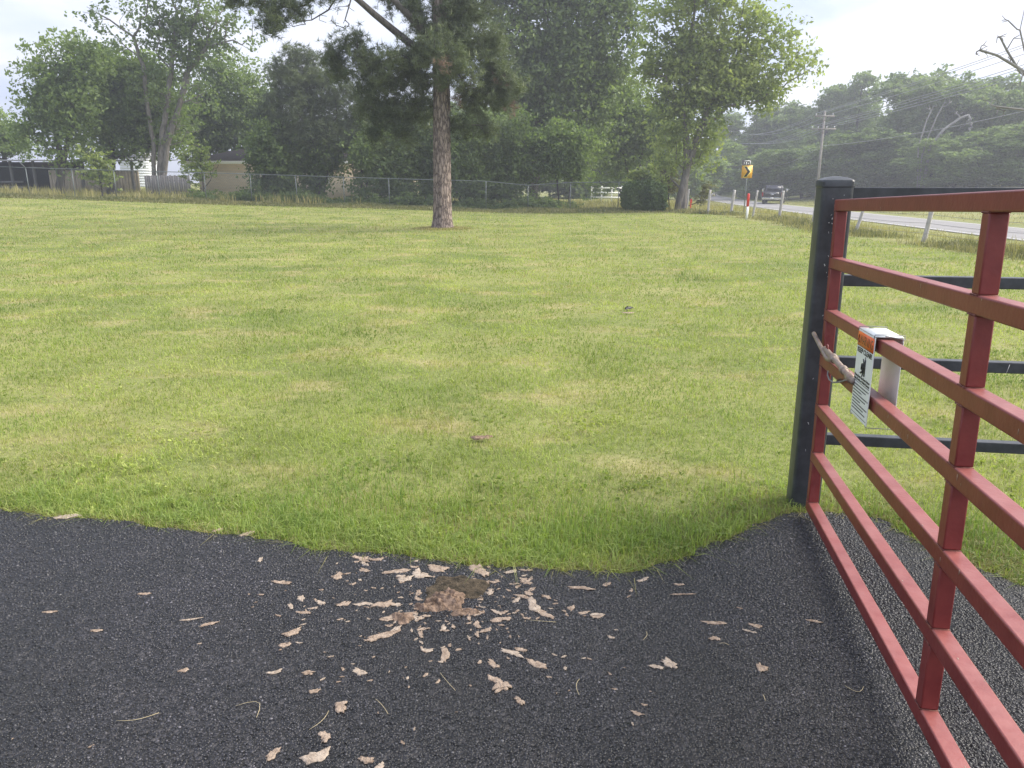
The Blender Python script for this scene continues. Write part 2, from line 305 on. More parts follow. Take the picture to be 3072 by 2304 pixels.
def lawnblade():
    m = leafmat('grass_blade', (.092, .165, .030), (.43, .47, .15), .38, .55); t = m.node_tree
    r = next(n for n in t.nodes if n.type == 'VALTORGB'); g = next(n for n in t.nodes if n.type == 'NEW_GEOMETRY')
    q = N(t, 'ShaderNodeMapping'); q.inputs['Scale'].default_value = (1, 1.5, 1); n = N(t, 'ShaderNodeTexNoise'); n.inputs['Scale'].default_value = .9; n.inputs['Detail'].default_value = 8; n.inputs['Roughness'].default_value = .62
    d = N(t, 'ShaderNodeValToRGB'); d.color_ramp.elements[0].position = .52; d.color_ramp.elements[1].position = .72; d.color_ramp.elements[1].color = (.65, .65, .65, 1)
    mx_ = N(t, 'ShaderNodeMix', data_type='RGBA'); mx_.inputs[7].default_value = (.44, .37, .19, 1)
    t.links.new(g.outputs['Position'], q.inputs[0]); t.links.new(q.outputs[0], n.inputs[0]); t.links.new(n.outputs[0], d.inputs[0]); t.links.new(d.outputs[0], mx_.inputs[0])
    t.links.new(r.outputs[0], mx_.inputs[6])
    sp_ = N(t, 'ShaderNodeSeparateXYZ'); t.links.new(g.outputs['Position'], sp_.inputs[0]); sn = N(t, 'ShaderNodeMath', operation='MULTIPLY_ADD'); sn.inputs[1].default_value = 5.2; t.links.new(sp_.outputs[0], sn.inputs[0]); t.links.new(n.outputs[0], sn.inputs[2])
    si = N(t, 'ShaderNodeMath', operation='SINE'); t.links.new(sn.outputs[0], si.inputs[0]); mr_ = N(t, 'ShaderNodeMapRange'); mr_.inputs[1].default_value = -1; mr_.inputs[2].default_value = 1; mr_.inputs[3].default_value = .92; mr_.inputs[4].default_value = 1.08; t.links.new(si.outputs[0], mr_.inputs[0])
    vm = N(t, 'ShaderNodeVectorMath', operation='SCALE'); t.links.new(mx_.outputs[2], vm.inputs[0]); t.links.new(mr_.outputs[0], vm.inputs['Scale'])
    for l in list(r.outputs[0].links):
        if l.to_node != mx_: to = l.to_socket; t.links.remove(l); t.links.new(vm.outputs[0], to)
    return m
M['grass'] = lawnblade()
M['lush'] = leafmat('lush_grass_blade', (.12, .20, .04), (.38, .46, .15), .40, 1.2)
M['drygrass'] = leafmat('dry_grass_blade', (.20, .21, .08), (.42, .36, .18), .3, .7)
M['weed'] = leafmat('weed_leaf', (.09, .115, .045), (.27, .25, .13), .3, .5)
M['leafdark'] = leafmat('dark_leaf', (.066, .105, .046), (.215, .28, .11), .42, .35)
M['leafmid'] = leafmat('mid_green_leaf', (.082, .130, .050), (.26, .335, .125), .44, .35)
M['leafbright'] = leafmat('bright_leaf', (.12, .17, .06), (.38, .43, .17), .48, .35)
M['needle'] = leafmat('pine_needle', (.048, .070, .048), (.18, .215, .115), .25, .8)
M['candle'] = mat('pine_candle', (.30, .33, .18), .7)
M['deadneedle'] = mat('dead_needles', (.17, .115, .08), .9)
M['hedge'] = leafmat('hedge_leaf', (.05, .09, .035), (.15, .21, .08), .3, .6)
M['far'] = leafmat('wood_leaf', (.070, .110, .052), (.26, .335, .145), .40, .12)

# ------------------------------------------------------------ ground, driveway, road
def grid(xs, ys, zf):
    X, Y = np.meshgrid(xs, ys); V = np.c_[X.ravel(), Y.ravel(), zf(X, Y).ravel()]
    nx = len(xs); i = np.arange(len(ys) - 1)[:, None] * nx + np.arange(nx - 1)
    F = np.stack([i, i + 1, i + nx + 1, i + nx], -1).reshape(-1, 4); return V, F
xs = np.unique(np.r_[np.linspace(-700, -60, 20), np.linspace(-60, 80, 180), np.linspace(80, 700, 24)])
ys = np.unique(np.r_[np.linspace(-300, 0, 12), np.linspace(0, 130, 160), np.linspace(130, 900, 26)])
V, F = grid(xs, ys, ground_z)
tag(obj('ground', V, [F], M['ground'], smooth=True), kind='structure')
edge_px = [(0, 1102), (60, 1108), (150, 1117), (240, 1124), (330, 1135), (430, 1147), (530, 1161), (620, 1172), (700, 1186), (780, 1193), (850, 1201), (930, 1209), (1000, 1216), (1080, 1223), (1150, 1229), (1210, 1233), (1260, 1236), (1320, 1235), (1380, 1228), (1430, 1217), (1480, 1203), (1525, 1184), (1570, 1164), (1605, 1146), (1640, 1130), (1690, 1112), (1740, 1106), (1800, 1108), (1860, 1112), (1900, 1120), (1950, 1150), (2010, 1182), (2050, 1202), (2110, 1226), (2150, 1240), (2212, 1268)]
edge = np.array([G(x * 1.3888, y * 1.3888, .02)[:2] for x, y in edge_px])
# wobble and extend past the frame
e2 = []
for i in range(len(edge) - 1):
    for k in range(4):
        p = edge[i] + (edge[i + 1] - edge[i]) * k / 4; e2.append(p + RNG.normal(0, .009, 2) + [0, .012 * math.sin(p[0] * 9) + .008 * math.sin(p[0] * 23)])
edge = np.array(e2 + [edge[-1]])
left_end = edge[0] + np.array([-6.0, .35]); right_end = np.array([6.5, edge[-1][1] - 1.0])
poly = np.vstack([[left_end], edge, [right_end], [[6.5, -6]], [[left_end[0], -6]]])
def inpoly(x, y, pg):
    c = np.zeros(x.shape, bool); n = len(pg)
    for i in range(n):
        x1, y1 = pg[i]; x2, y2 = pg[(i + 1) % n]
        if y1 == y2: continue
        c ^= ((y1 > y) != (y2 > y)) & (x < (x2 - x1) * (y - y1) / (y2 - y1) + x1)
    return c
mb = MB(); mb.prism([tuple(p) for p in poly[::-1]], -.03, .022)
tag(mb.build('driveway', M['asphalt']), kind='structure')
ry = np.r_[np.linspace(-120, 160, 120), np.linspace(165, 500, 50)]
def strip(off0, off1, dz, name, m, n=4):
    V = []
    for y in ry:
        x0 = float(road_x(y))
        for k in range(n + 1):
            x = x0 + off0 + (off1 - off0) * k / n; V.append((x, y, float(ground_z(x0 + 2, y)) + dz))
    nx = n + 1; i = np.arange(len(ry) - 1)[:, None] * nx + np.arange(nx - 1)
    return tag(obj(name, V, [np.stack([i, i + 1, i + nx + 1, i + nx], -1).reshape(-1, 4)], m, smooth=True), kind='structure')
strip(0, 5.2, .03, 'road', M['road'])
strip(.25, .36, .036, 'road_edge_line', M['stripe'], 1); strip(4.86, 4.97, .036, 'road_edge_line', M['stripe'], 1)

# loose-set chippings of the asphalt surface
def stones():
    V = []; n0 = 0; P_ = []
    y = 1.15
    while y < 3.75:
        st_ = .0080 * max(1, y / 2.2); xs_ = np.arange(-.80 * y - .15, .80 * y + .35, st_); x = xs_ + RNG.uniform(-.45, .45, len(xs_)) * st_; P_.append(np.c_[x, y + RNG.uniform(-.45, .45, len(xs_)) * st_, np.full(len(xs_), st_)]); y += st_
    P_ = np.concatenate(P_); P_ = P_[inpoly(P_[:, 0], P_[:, 1], poly)]; n = len(P_); print('stones', n)
    r = P_[:, 2] * RNG.uniform(.38, .82, n); a = RNG.uniform(0, 6.28, n); h = r * RNG.uniform(.2, .62, n); el = RNG.uniform(.65, 1, n); V = np.zeros((n, 11, 3), np.float32)
    for k in range(5):
        t = k * 2 * np.pi / 5
        for ri, (s, zz) in enumerate(((1, -.2), (.74, .7))):
            lx = np.cos(t) * r * s * RNG.uniform(.8, 1.1, n); ly = np.sin(t) * r * el * s * RNG.uniform(.8, 1.1, n)
            V[:, ri * 5 + k, 0] = P_[:, 0] + lx * np.cos(a) - ly * np.sin(a); V[:, ri * 5 + k, 1] = P_[:, 1] + lx * np.sin(a) + ly * np.cos(a); V[:, ri * 5 + k, 2] = .021 + h * zz * RNG.uniform(.8, 1.2, n)
    V[:, 10] = np.c_[P_[:, 0], P_[:, 1], .021 + h]
    b = (np.arange(n) * 11)[:, None]; Q = np.concatenate([b + [k, (k + 1) % 5, 5 + (k + 1) % 5, 5 + k] for k in range(5)]); T_ = np.concatenate([b + [5 + k, 5 + (k + 1) % 5, 10] for k in range(5)])
    tag(obj('asphalt_chippings', V.reshape(-1, 3), [Q, T_], M['stone'], smooth=True), 'dark glossy stone chippings covering the driveway surface', 'chippings', kind='stuff')
stones()

# ------------------------------------------------------------ grass
def blades(name, x, y, z, h, wd, m, lean=.5, label=None, kindname='grass'):
    n = len(x); a = RNG.uniform(0, 2 * np.pi, n); ax, ay = np.cos(a), np.sin(a)
    la = RNG.uniform(0, 2 * np.pi, n); ll = np.abs(RNG.normal(0, lean, n)) * h; lx, ly = np.cos(la) * ll, np.sin(la) * ll
    V = np.zeros((n, 5, 3), np.float32)
    hw = wd / 2
    V[:, 0] = np.c_[x - ax * hw, y - ay * hw, z - .005]; V[:, 1] = np.c_[x + ax * hw, y + ay * hw, z - .005]
    mx_, my_ = x + lx * .3, y + ly * .3
    V[:, 2] = np.c_[mx_ - ax * hw * .8, my_ - ay * hw * .8, z + h * .6]; V[:, 3] = np.c_[mx_ + ax * hw * .8, my_ + ay * hw * .8, z + h * .6]
    V[:, 4] = np.c_[x + lx, y + ly, z + h * np.clip(1 - .25 * ll / h, .5, 1)]
    b = (np.arange(n) * 5)[:, None]
    F = np.concatenate([b + [0, 1, 3], b + [0, 3, 2], b + [2, 3, 4]])
    o = obj(name, V.reshape(-1, 3), [F], m)
    return tag(o, label, kindname, kind='stuff')
def edge_dist(x, y):
    d = np.full(x.shape, 9.)
    for p in edge[::3]: d = np.minimum(d, np.hypot(x - p[0], y - p[1]))
    return d
n = 420000
Yg = 2.1 * np.exp(RNG.uniform(0, 1, n) * math.log(46 / 2.1)); Xg = RNG.uniform(-.80, .80, n) * (Yg + .6)
ok = ~inpoly(Xg, Yg, poly) & (Xg < 10.6); Xg, Yg = Xg[ok], Yg[ok]
ed = edge_dist(Xg, Yg); sc = np.maximum(1, Yg / 4.0)
patch = np.sin(Xg * 1.7 + np.sin(Yg * 1.3)) * np.sin(Yg * 1.1 + Xg * .6)
patch = patch * .5 + .7 * np.sin(Xg * 4.1 + 2 * np.sin(Yg * 2.3)) * np.sin(Yg * 5.3 + Xg) + .5 * np.sin(Xg * 11 + Yg * 3) * np.sin(Yg * 9 - Xg * 4)
hh = RNG.uniform(.012, .042, len(Xg)) * np.clip(1 + .5 * patch, .3, 2) * (1 + .30 * np.log(sc)) + .03 * np.exp(-(ed / .28) ** 2) * RNG.uniform(.2, 1.3, len(Xg))
blades('lawn_grass', Xg, Yg, ground_z(Xg, Yg), hh, .0040 * sc ** .8, M['grass'], 1.5, 'short mown grass covering the whole lawn')
# clover and broad leaved weeds in the turf
cx = []; 
for _ in range(150):
    y = 2.6 * math.exp(random.random() * math.log(16 / 2.6)); x = random.uniform(-.75, .75) * y; m = int(random.uniform(5, 22)); cx.append(np.c_[RNG.normal(x, .09 * (1 + y * .1), m), RNG.normal(y, .07 * (1 + y * .1), m)])
cx = np.concatenate(cx); cx = cx[~inpoly(cx[:, 0], cx[:, 1] - .04, poly) & (cx[:, 0] < 9)]; cxyz = np.c_[cx, ground_z(cx[:, 0], cx[:, 1]) + RNG.uniform(.012, .04, len(cx))]
CLOVER = cxyz
# lush longer tufts along the driveway edge
n = 950; idx = RNG.integers(0, len(edge), n); off = np.abs(RNG.normal(0, .22, n)); cx = edge[idx, 0] + RNG.normal(0, .05, n); cy = edge[idx, 1] + off + .03
lw = RNG.uniform(0, 1, n) < np.where((cx > .2) & (cx < 1.0), .35, np.where(cx > 1.0, .25, 1.0)); cx, cy = cx[lw], cy[lw]
k = 14; X2 = np.repeat(cx, k) + RNG.normal(0, .022, len(cx) * k); Y2 = np.repeat(cy, k) + RNG.normal(0, .022, len(cx) * k)
ok = ~inpoly(X2, Y2 + RNG.uniform(0, .04, len(X2)), poly); X2, Y2 = X2[ok], Y2[ok]
blades('edge_grass', X2, Y2, 0 * X2, RNG.uniform(.02, .075, len(X2)), .0048 + 0 * X2, M['lush'], 1.1, 'longer lush green grass hanging over the driveway edge')
gx, gy = [], []
for (cx, cy, s, c) in [(1.02, 3.25, .16, 1400), (.35, 3.35, .22, 1300), (2.0, 3.35, .25, 1100), (2.75, 3.15, .18, 1500), (-.7, 3.6, .35, 900), (1.3, 3.5, .3, 900)]:
    gx.append(RNG.normal(cx, s, c)); gy.append(RNG.normal(cy, s * .7, c))
gx, gy = np.concatenate(gx), np.concatenate(gy); ok = ~inpoly(gx, gy, poly); gx, gy = gx[ok], gy[ok]
blades('tall_grass_tufts', gx, gy, 0 * gx, RNG.uniform(.02, .10, len(gx)), .0048 + 0 * gx, M['lush'], .7, 'tall unmown grass tufts beside the driveway and gate post')
# straw thatch near gate post and the drive edge
n = 12000; i_ = np.where(RNG.uniform(0, 1, n) < .5, RNG.integers(int(len(edge) * .62), len(edge), n), RNG.integers(0, len(edge), n)); sx = edge[i_, 0] + RNG.normal(0, .12, n); sy = edge[i_, 1] + np.abs(RNG.normal(0, .16, n)) * np.where(i_ > len(edge) * .62, 1, .35) - .015
ok = ~inpoly(sx, sy + .02, poly); sx, sy = sx[ok], sy[ok]
blades('straw_thatch', sx, sy, 0 * sx + .004, RNG.uniform(.01, .04, len(sx)), .004 + 0 * sx, M['drygrass'], 2.2, 'dry tan straw along the driveway edge by the gate')
# dry clippings scattered on the lawn
n = 15000; cy = 3.2 * np.exp(RNG.uniform(0, 1, n) * math.log(30 / 3.2)); cx = RNG.uniform(-.75, .75, n) * cy
keep = (np.sin(cx * 1.9 + 2 * np.sin(cy * .8)) * np.sin(cy * 2.1 + cx * .5) > .25) & ~inpoly(cx, cy, poly) & (cx < 10.4); cx, cy = cx[keep], cy[keep]
blades('dry_clippings', cx, cy, ground_z(cx, cy) + .015, RNG.uniform(.012, .035, len(cx)) * np.maximum(1, cy / 6), .004 * np.maximum(1, cy / 4), M['drygrass'], 2.0, 'pale dry grass clippings scattered over the mown lawn')
# rough verge between wire fence and road, and across the road
n = 60000; vy = 12 * np.exp(RNG.uniform(0, 1, n) * math.log(110 / 12)); vx = RNG.uniform(10.6, 60, n)
ok = ((vx < road_x(vy) - .15) | (vx > road_x(vy) + 6.5)) & (vx < vy * .8 + 3); vx, vy = vx[ok], vy[ok]
blades('verge_grass', vx, vy, ground_z(vx, vy), RNG.uniform(.06, .2, len(vx)), .01 * np.maximum(1, vy / 18), M['drygrass'], .5, 'rough yellowish grass on the verges beside the road')
def fence_y(x): return 47.5 + 0 * x
# weedy strip under the chain link fence
n = 42000; wx = RNG.uniform(-40, 10.5, n); wy = RNG.uniform(44.3, 48.6, n)
hgt = RNG.uniform(.05, .28, n) * (.35 + .65 * sstep(wy, 44.3, 46)) * (1 + .4 * np.sin(wx * .9) * np.sin(wx * .37 + 2))
blades('fence_weeds', wx, wy, ground_z(wx, wy), hgt, .055 + 0 * wx, M['weed'], .8, 'dull brownish weeds and ground cover along the chain link fence', 'weeds')
n = 5500; wx = RNG.uniform(-42, 10, n); wy = RNG.uniform(46.5, 52, n); q = (np.sin(wx * .8) + np.sin(wx * 2.3 + wy) > -.3) & ((wx < -9) | (wx > 3)); wx, wy = wx[q], wy[q]
blades('tall_fence_grass', wx, wy, ground_z(wx, wy), RNG.uniform(.35, .8, len(wx)), .035 + 0 * wx, M['drygrass'], .25, 'tall yellow grass growing behind the chain link fence')
n = 14000; wx = RNG.uniform(-42, 20, n); wy = RNG.uniform(50, 76, n)
blades('yard_grass', wx, wy, ground_z(wx, wy), RNG.uniform(.15, .4, n), .05 + 0 * wx, M['drygrass'], .4, 'yellow green yard grass beyond the chain link fence')

# ------------------------------------------------------------ wire fence on the right (posts, strands) and its weeds
rf = [(2092, 636, 575), (2135, 639, 568), (2192, 645, 567), (2258, 653, 567), (2337, 659, 568), (2440, 675, 590), (2562, 702, 602), (2768, 726, 600)]
rposts = []
for i, (px, yb, yt) in enumerate(rf):
    p = G(px, yb, 0); rposts.append(p)
rposts[0] = np.array([10.3, 46.5, 0]); rposts[1] = np.array([10.55, 42.5, 0]); rposts.append(np.array([11.9, 17.2, 0])); rposts.append(np.array([12.3, 13.0, 0]))
names = ['farthest from the gate, beside the leaning tree', 'second from the leaning tree', 'third from the leaning tree, left of the chevron sign', 'just right of the red topped marker', 'in front of the pickup truck', 'hidden behind the black gate post', 'leaning right beside the black gate post', 'leaning, seen between the two red gate uprights', 'beyond the second red upright', 'at the near end of the wire fence']
leans = [.06, .07, .09, .10, .06, .04, .26, .16, .03, .02]
tops = []
for i, p in enumerate(rposts):
    mb = MB(); h = 1.3 if i < 8 else 1.25; r = .05 + .012 * (i % 3); L_ = leans[i] if i < 6 else leans[i]
    pts = [p + np.array([L_ * t * h + .01 * math.sin(5 * t + i), 0, -.1 + (h + .1) * t]) for t in np.linspace(0, 1, 7)]
    mb.tube(pts, [r * (1.1 - .12 * t + .06 * math.sin(9 * t + i)) for t in np.linspace(0, 1, 7)], 9)
    o = mb.build('fence_post', M['wood'], smooth=True); tag(o, 'weathered grey wooden wire fence post ' + names[i], 'fence post', 'wooden posts of the roadside wire fence'); tops.append(pts)
for k, zf in enumerate([.25, .45, .62, .80, .95]):
    mb = MB(); pts = []
    for i in range(len(rposts) - 1):
        a = tops[i][0] + (tops[i][-1] - tops[i][0]) * zf; b = tops[i + 1][0] + (tops[i + 1][-1] - tops[i + 1][0]) * zf
        for t in np.linspace(0, 1, 5)[:-1]: pts.append(a + (b - a) * t - np.array([.06, 0, .03 * math.sin(math.pi * t)]))
    pts.append(b - np.array([.06, 0, 0])); mb.tube(pts, .005, 4)
    tag(mb.build('fence_wire', M['wire']), ['lowest', 'second lowest', 'middle', 'second highest', 'topmost'][k] + ' strand of wire strung along the wooden roadside posts', 'fence wire', 'strands of the roadside wire fence')
rp = np.array(rposts)[:, :2]; order = np.argsort(rp[:, 1])
def rfx(y): return np.interp(y, rp[order, 1], rp[order, 0])
n = 24000; wy = 12 * np.exp(RNG.uniform(0, 1, n) * math.log(46 / 12)); wx = rfx(wy) + RNG.normal(-.35, .6, n); kk_ = np.sin(wy * 1.1 + wx) + np.sin(wy * .43 + 1) + RNG.normal(0, .5, n) > -.3; wx, wy = wx[kk_], wy[kk_]; n = len(wx)
blades('roadside_fence_weeds', wx, wy, ground_z(wx, wy), RNG.uniform(.08, .32, n) * np.exp(-((wx - rfx(wy)) / .8) ** 2), .012 * np.maximum(1, wy / 12), M['weed'], .8, 'tangled green and straw weeds under the roadside wire fence', 'weeds')
wy = wy[::2] ; wx = rfx(wy) + RNG.normal(.2, .6, len(wy))
blades('roadside_dry_grass', wx, wy, ground_z(wx, wy), RNG.uniform(.05, .42, len(wx)) * (.45 + .55 * (np.sin(wy * 1.7) * np.sin(wy * .6 + wx) > -.1)), .008 * np.maximum(1, wy / 12), M['drygrass'], .5, 'tall dry grass stems among the roadside fence weeds')

# ------------------------------------------------------------ chain link fence
FY = 48.0
fpx = [-46, 91, 226, 351, 482, 620, 756, 893, 1034, 1169, 1312, 1458, 1584, 1710, 1853, 1994]
fp = [PT(x, FY) for x in fpx]; cf = empty('chain_link_fence', fp[0]); tag(cf, 'galvanised chain link fence along the back of the lawn', 'fence')
inv = -np.array(fp[0]); H = 1.68
sag = [0, 0, .0, 0, 0, 0, 0, 0, 0, 0, 0, 0, -.2, -.03, 0, 0]
for i, p in enumerate(fp):
    mb = MB(); lean = RNG.normal(0, .02); q = p + inv; mb.tube([q + [0, 0, -.1], q + [lean, 0, H + .04 + (sag[i] if sag[i] else 0)]], .024 if i < 15 else .05, 8)
    if i in (1, 3, 4, 5): mb.tube([q + [lean, 0, H + .03], q + [lean - .28, -.1, H + .38]], .018, 6)
    mb.build('post', M['galv'], cf, smooth=True)
mb = MB(); pts = []
for i in range(len(fp)): pts.append(fp[i] + inv + [0, 0, H + .03 + sag[i]])
mb.tube(pts, .024, 6); mb.build('top_rail', M['galv'], cf, smooth=True)
# woven wire
Vw = []; Fw = []; x0, x1 = fp[0][0], fp[-1][0]; st = .13
def topz(x): return np.interp(x, [p[0] for p in fp], [p[2] + H + s for p, s in zip(fp, sag)])
def wireseg(a, b, t=.0024):
    a = np.array(a) + inv; b = np.array(b) + inv; d = b - a; d /= np.linalg.norm(d); nn_ = np.array([-d[2], 0, d[0]]) * t
    k = len(Vw); Vw.extend([a - nn_, a + nn_, b + nn_, b - nn_]); Fw.append((k, k + 1, k + 2, k + 3))
x = x0
while x < x1:
    for sgn in (1, -1):
        xa, xb = (x, x + H * .75) if sgn > 0 else (x + H * .75, x)
        if xa < x1 and xb < x1: wireseg((xa, FY, float(ground_z(xa, FY)) + .02), (xb, FY + .01 * sgn, float(topz(xb))))
    x += st
obj('woven_wire', Vw, [np.array(Fw)], M['galv'], cf)

# ------------------------------------------------------------ trees
def rot_rand(n): 
    v = RNG.normal(size=(n, 3)); return v / np.linalg.norm(v, axis=1, keepdims=True)
def leaf_cloud(cent, per, spread, size, up=.35):
    k_ = 13; q_ = max(1, round(per / k_)); cent = np.repeat(cent, q_, axis=0); cent = cent + RNG.normal(0, 1, (len(cent), 3)) * spread * .8
    cent = np.repeat(cent, k_, axis=0); n = len(cent)
    c = cent + RNG.normal(0, 1, (n, 3)) * spread * np.array([.42, .42, .24])
    nrm = rot_rand(n); nrm[:, 2] += up; nrm /= np.linalg.norm(nrm, axis=1, keepdims=True)
    t = np.cross(nrm, rot_rand(n)); t /= np.linalg.norm(t, axis=1, keepdims=True); b = np.cross(nrm, t)
    s = size * RNG.uniform(.6, 1.4, n)[:, None]
    V = np.stack([c - t * s, c + b * s * .55 + nrm * s * .12, c + t * s, c - b * s * .55 - nrm * s * .1], 1)
    return V.reshape(-1, 3), np.arange(n * 4).reshape(-1, 4)
def tufts(cent, per, spread, ln, nn_=22, wd=.012):
    cent = np.repeat(cent, per, axis=0) + RNG.normal(0, 1, (len(cent) * per, 3)) * spread
    c = np.repeat(cent, nn_, axis=0); n = len(c); d = rot_rand(n); d[:, 2] = d[:, 2] * .8 + .35; d /= np.linalg.norm(d, axis=1, keepdims=True)
    sd_ = np.cross(d, rot_rand(n)); sd_ /= np.linalg.norm(sd_, axis=1, keepdims=True); l = ln * RNG.uniform(.6, 1.2, n)[:, None]
    c = c + RNG.normal(0, .03, (n, 3))
    V = np.stack([c - sd_ * wd / 2, c + sd_ * wd / 2, c + d * l], 1)
    return V.reshape(-1, 3), np.arange(n * 3).reshape(-1, 3), cent
def skeleton(paths, attract, bf=.35, step=.7, wob=.10):
    pos = []; par = []; plen = []; used = []
    for pth in paths:
        last = -1
        for p in pth:
            pos.append(np.array(p, float)); par.append(last); plen.append(0 if last < 0 else plen[last] + np.linalg.norm(pos[-1] - pos[last])); used.append(1); last = len(pos) - 1
    A = np.array(attract); left = np.ones(len(A), bool)
    def dist_to(i):
        base = A - pos[i]; dd = np.linalg.norm(base, axis=1)
        return dd + bf * plen[i] + .6 * np.clip(-base[:, 2], 0, None)
    best = np.full(len(A), 1e9); bi = np.zeros(len(A), int)
    for i in range(len(pos)):
        dd = dist_to(i); u = dd < best; best[u] = dd[u]; bi[u] = i
    ends = []
    while left.any():
        k = np.where(left, best, 1e9).argmin(); left[k] = False
        p0 = pos[bi[k]]; p1 = A[k]; D = np.linalg.norm(p1 - p0); m = max(1, int(D / step)); last = bi[k]
        bend = RNG.normal(0, wob, 3) * D + np.array([0, 0, .08 * D]); new = []
        for j in range(1, m + 1):
            t = j / m; q = p0 + (p1 - p0) * t + bend * math.sin(math.pi * t)
            pos.append(q); par.append(last); plen.append(plen[last] + np.linalg.norm(q - pos[last])); used.append(0); last = len(pos) - 1; new.append(last)
        ends.append(last)
        for i in new:
            dd = dist_to(i); u = dd < best; best[u] = dd[u]; bi[u] = i
    return np.array(pos), np.array(par), ends
def limbs_mesh(pos, par, r_tip, expo=2.4, rmax=None, n=6, trunk_r=None):
    N_ = len(pos); nends = max(3, N_ - len(set(par.tolist())) + 1)
    if trunk_r: expo = math.log(nends) / math.log(trunk_r / r_tip)
    acc = np.zeros(N_); ch = np.zeros(N_, int)
    for i in range(N_ - 1, -1, -1):
        if acc[i] == 0: acc[i] = r_tip ** expo
        if par[i] >= 0: acc[par[i]] += acc[i]
    r = acc ** (1 / expo)
    if rmax: r = r * min(1, rmax / r.max()) if trunk_r is None else r
    V = []; F = []; k = 0; t = np.arange(n) * 2 * np.pi / n
    for i in range(N_):
        p = par[i]
        if p < 0: continue
        a, b = pos[p], pos[i]; d = b - a; ln = np.linalg.norm(d)
        if ln < 1e-4: continue
        d = d / ln; u = np.cross(d, [0, 0, 1.] if abs(d[2]) < .9 else [1., 0, 0]); u /= np.linalg.norm(u); v = np.cross(d, u)
        ra = min(r[p], r[i] * 1.25)
        m = 5 if r[i] < .05 else n; tt = np.arange(m) * 2 * np.pi / m
        ring = np.outer(np.cos(tt), u) + np.outer(np.sin(tt), v)
        V.append(a - d * ra * .2 + ring * ra); V.append(b + ring * r[i])
        F += [(k + j, k + (j + 1) % m, k + m + (j + 1) % m, k + m + j) for j in range(m)]; k += 2 * m
    return np.concatenate(V), np.array(F)
DM = 6.0
def attractors(blobs, Y, dens, flat=.85, dscale=1.0, shell=.35):
    A = []
    for b in blobs:
        px, py, r = b[:3]; dY = b[3] if len(b) > 3 else 0
        c = P(px, py, Y + dY); R = r / FPX * (Y + dY); n = max(6, int(dens * DM * R ** 2))
        d = rot_rand(n) * (RNG.uniform(shell, 1, n) ** .6 * np.exp(RNG.normal(-.04, .20, n)))[:, None] * np.array([R, R * dscale, R * flat]); A.append(c + d)
    return np.concatenate(A)
def tree(name, label, blobs, Y, trunks, leaf, bark='bark', dens=2.2, per=70, spread=.55, size=.11, trunk_r=.25, cat='tree', group=None, kind='leaf', dscale=1.0, r_tip=.012, wob=.10, shell=.35, bf=.35):
    """trunks: list of pixel paths ((px,py),...) at distance Y, first point on the ground"""
    paths = []
    for tr in trunks:
        pts = []
        for j, q in enumerate(tr):
            yy = Y + (q[2] if len(q) > 2 else 0)
            p = PT(q[0], yy) - [0, 0, .1] if j == 0 else P(q[0], q[1], yy); pts.append(p)
        dense = []
        for j in range(len(pts) - 1):
            m = max(1, int(np.linalg.norm(pts[j + 1] - pts[j]) / .6))
            for s in range(m): dense.append(pts[j] + (pts[j + 1] - pts[j]) * s / m + (RNG.normal(0, .03, 3) * [1, 1, 0] if s else 0))
        dense.append(pts[-1]); paths.append(dense)
    base = np.array(paths[0][0]); base[2] += .1
    A = attractors(blobs, Y, dens, dscale=dscale, shell=shell)
    root = empty(name, base); tag(root, label, cat, group)
    Ps, par, ends = skeleton(paths, A, wob=wob, bf=bf)
    V, F = limbs_mesh(Ps, par, r_tip, trunk_r=trunk_r); obj('trunk', V - base, [F], M[bark], root, smooth=True)
    if kind == 'leaf':
        tw = Ps[par[np.array(ends)]]; cent = np.concatenate([A, tw * .6 + A * .4])
        V, F = leaf_cloud(cent, int(per * .42), spread, size * 1.2); obj('crown', V - base, [F], M[leaf], root)
    elif kind == 'pine':
        V, F, cc = tufts(A, per, spread, size, nn_=20, wd=.026); obj('crown', V - base, [F], M[leaf], root)
    return root, A
HB = lambda s: [tuple(int(v) for v in q.split(',')) for q in s.split()]
tree('pecan_tree', 'tall leafy tree at the far left with ivy dark trunk behind the chain link fence', HB('140,175,45 100,225,40 190,140,50 250,150,50 150,260,55 220,240,55 110,300,40 180,330,55 95,375,35 60,400,30 140,400,50 200,400,50 250,320,55 245,430,40 290,170,40 170,460,35'), 55, [[(178, 570), (182, 470), (165, 380), (170, 250)], [(184, 570), (190, 480), (215, 380), (240, 220)]], 'leafmid', per=90, dens=2.0, trunk_r=.34, spread=.6)
tree('low_tree', 'low green tree behind the open shed, cut by the left frame edge', HB('-20,370,45 30,395,40 10,440,45 70,440,35 -50,420,50'), 68, [[(10, 560), (14, 480), (10, 420)]], 'leafmid', per=90, trunk_r=.2)
tree('oak_tree', 'dense rounded oak between the ivy tree and the tall forked tree', HB('300,230,60 360,210,60 420,240,55 330,300,65 400,320,60 300,380,55 370,400,60 430,420,45 330,450,40 270,460,35 450,310,50 500,250,45 470,200,40 520,350,50 470,430,45 300,180,40 230,200,35 540,430,35'), 59.5, [[(332, 570), (330, 470), (345, 380), (350, 280)]], 'leafmid', per=110, dens=2.2, trunk_r=.3)
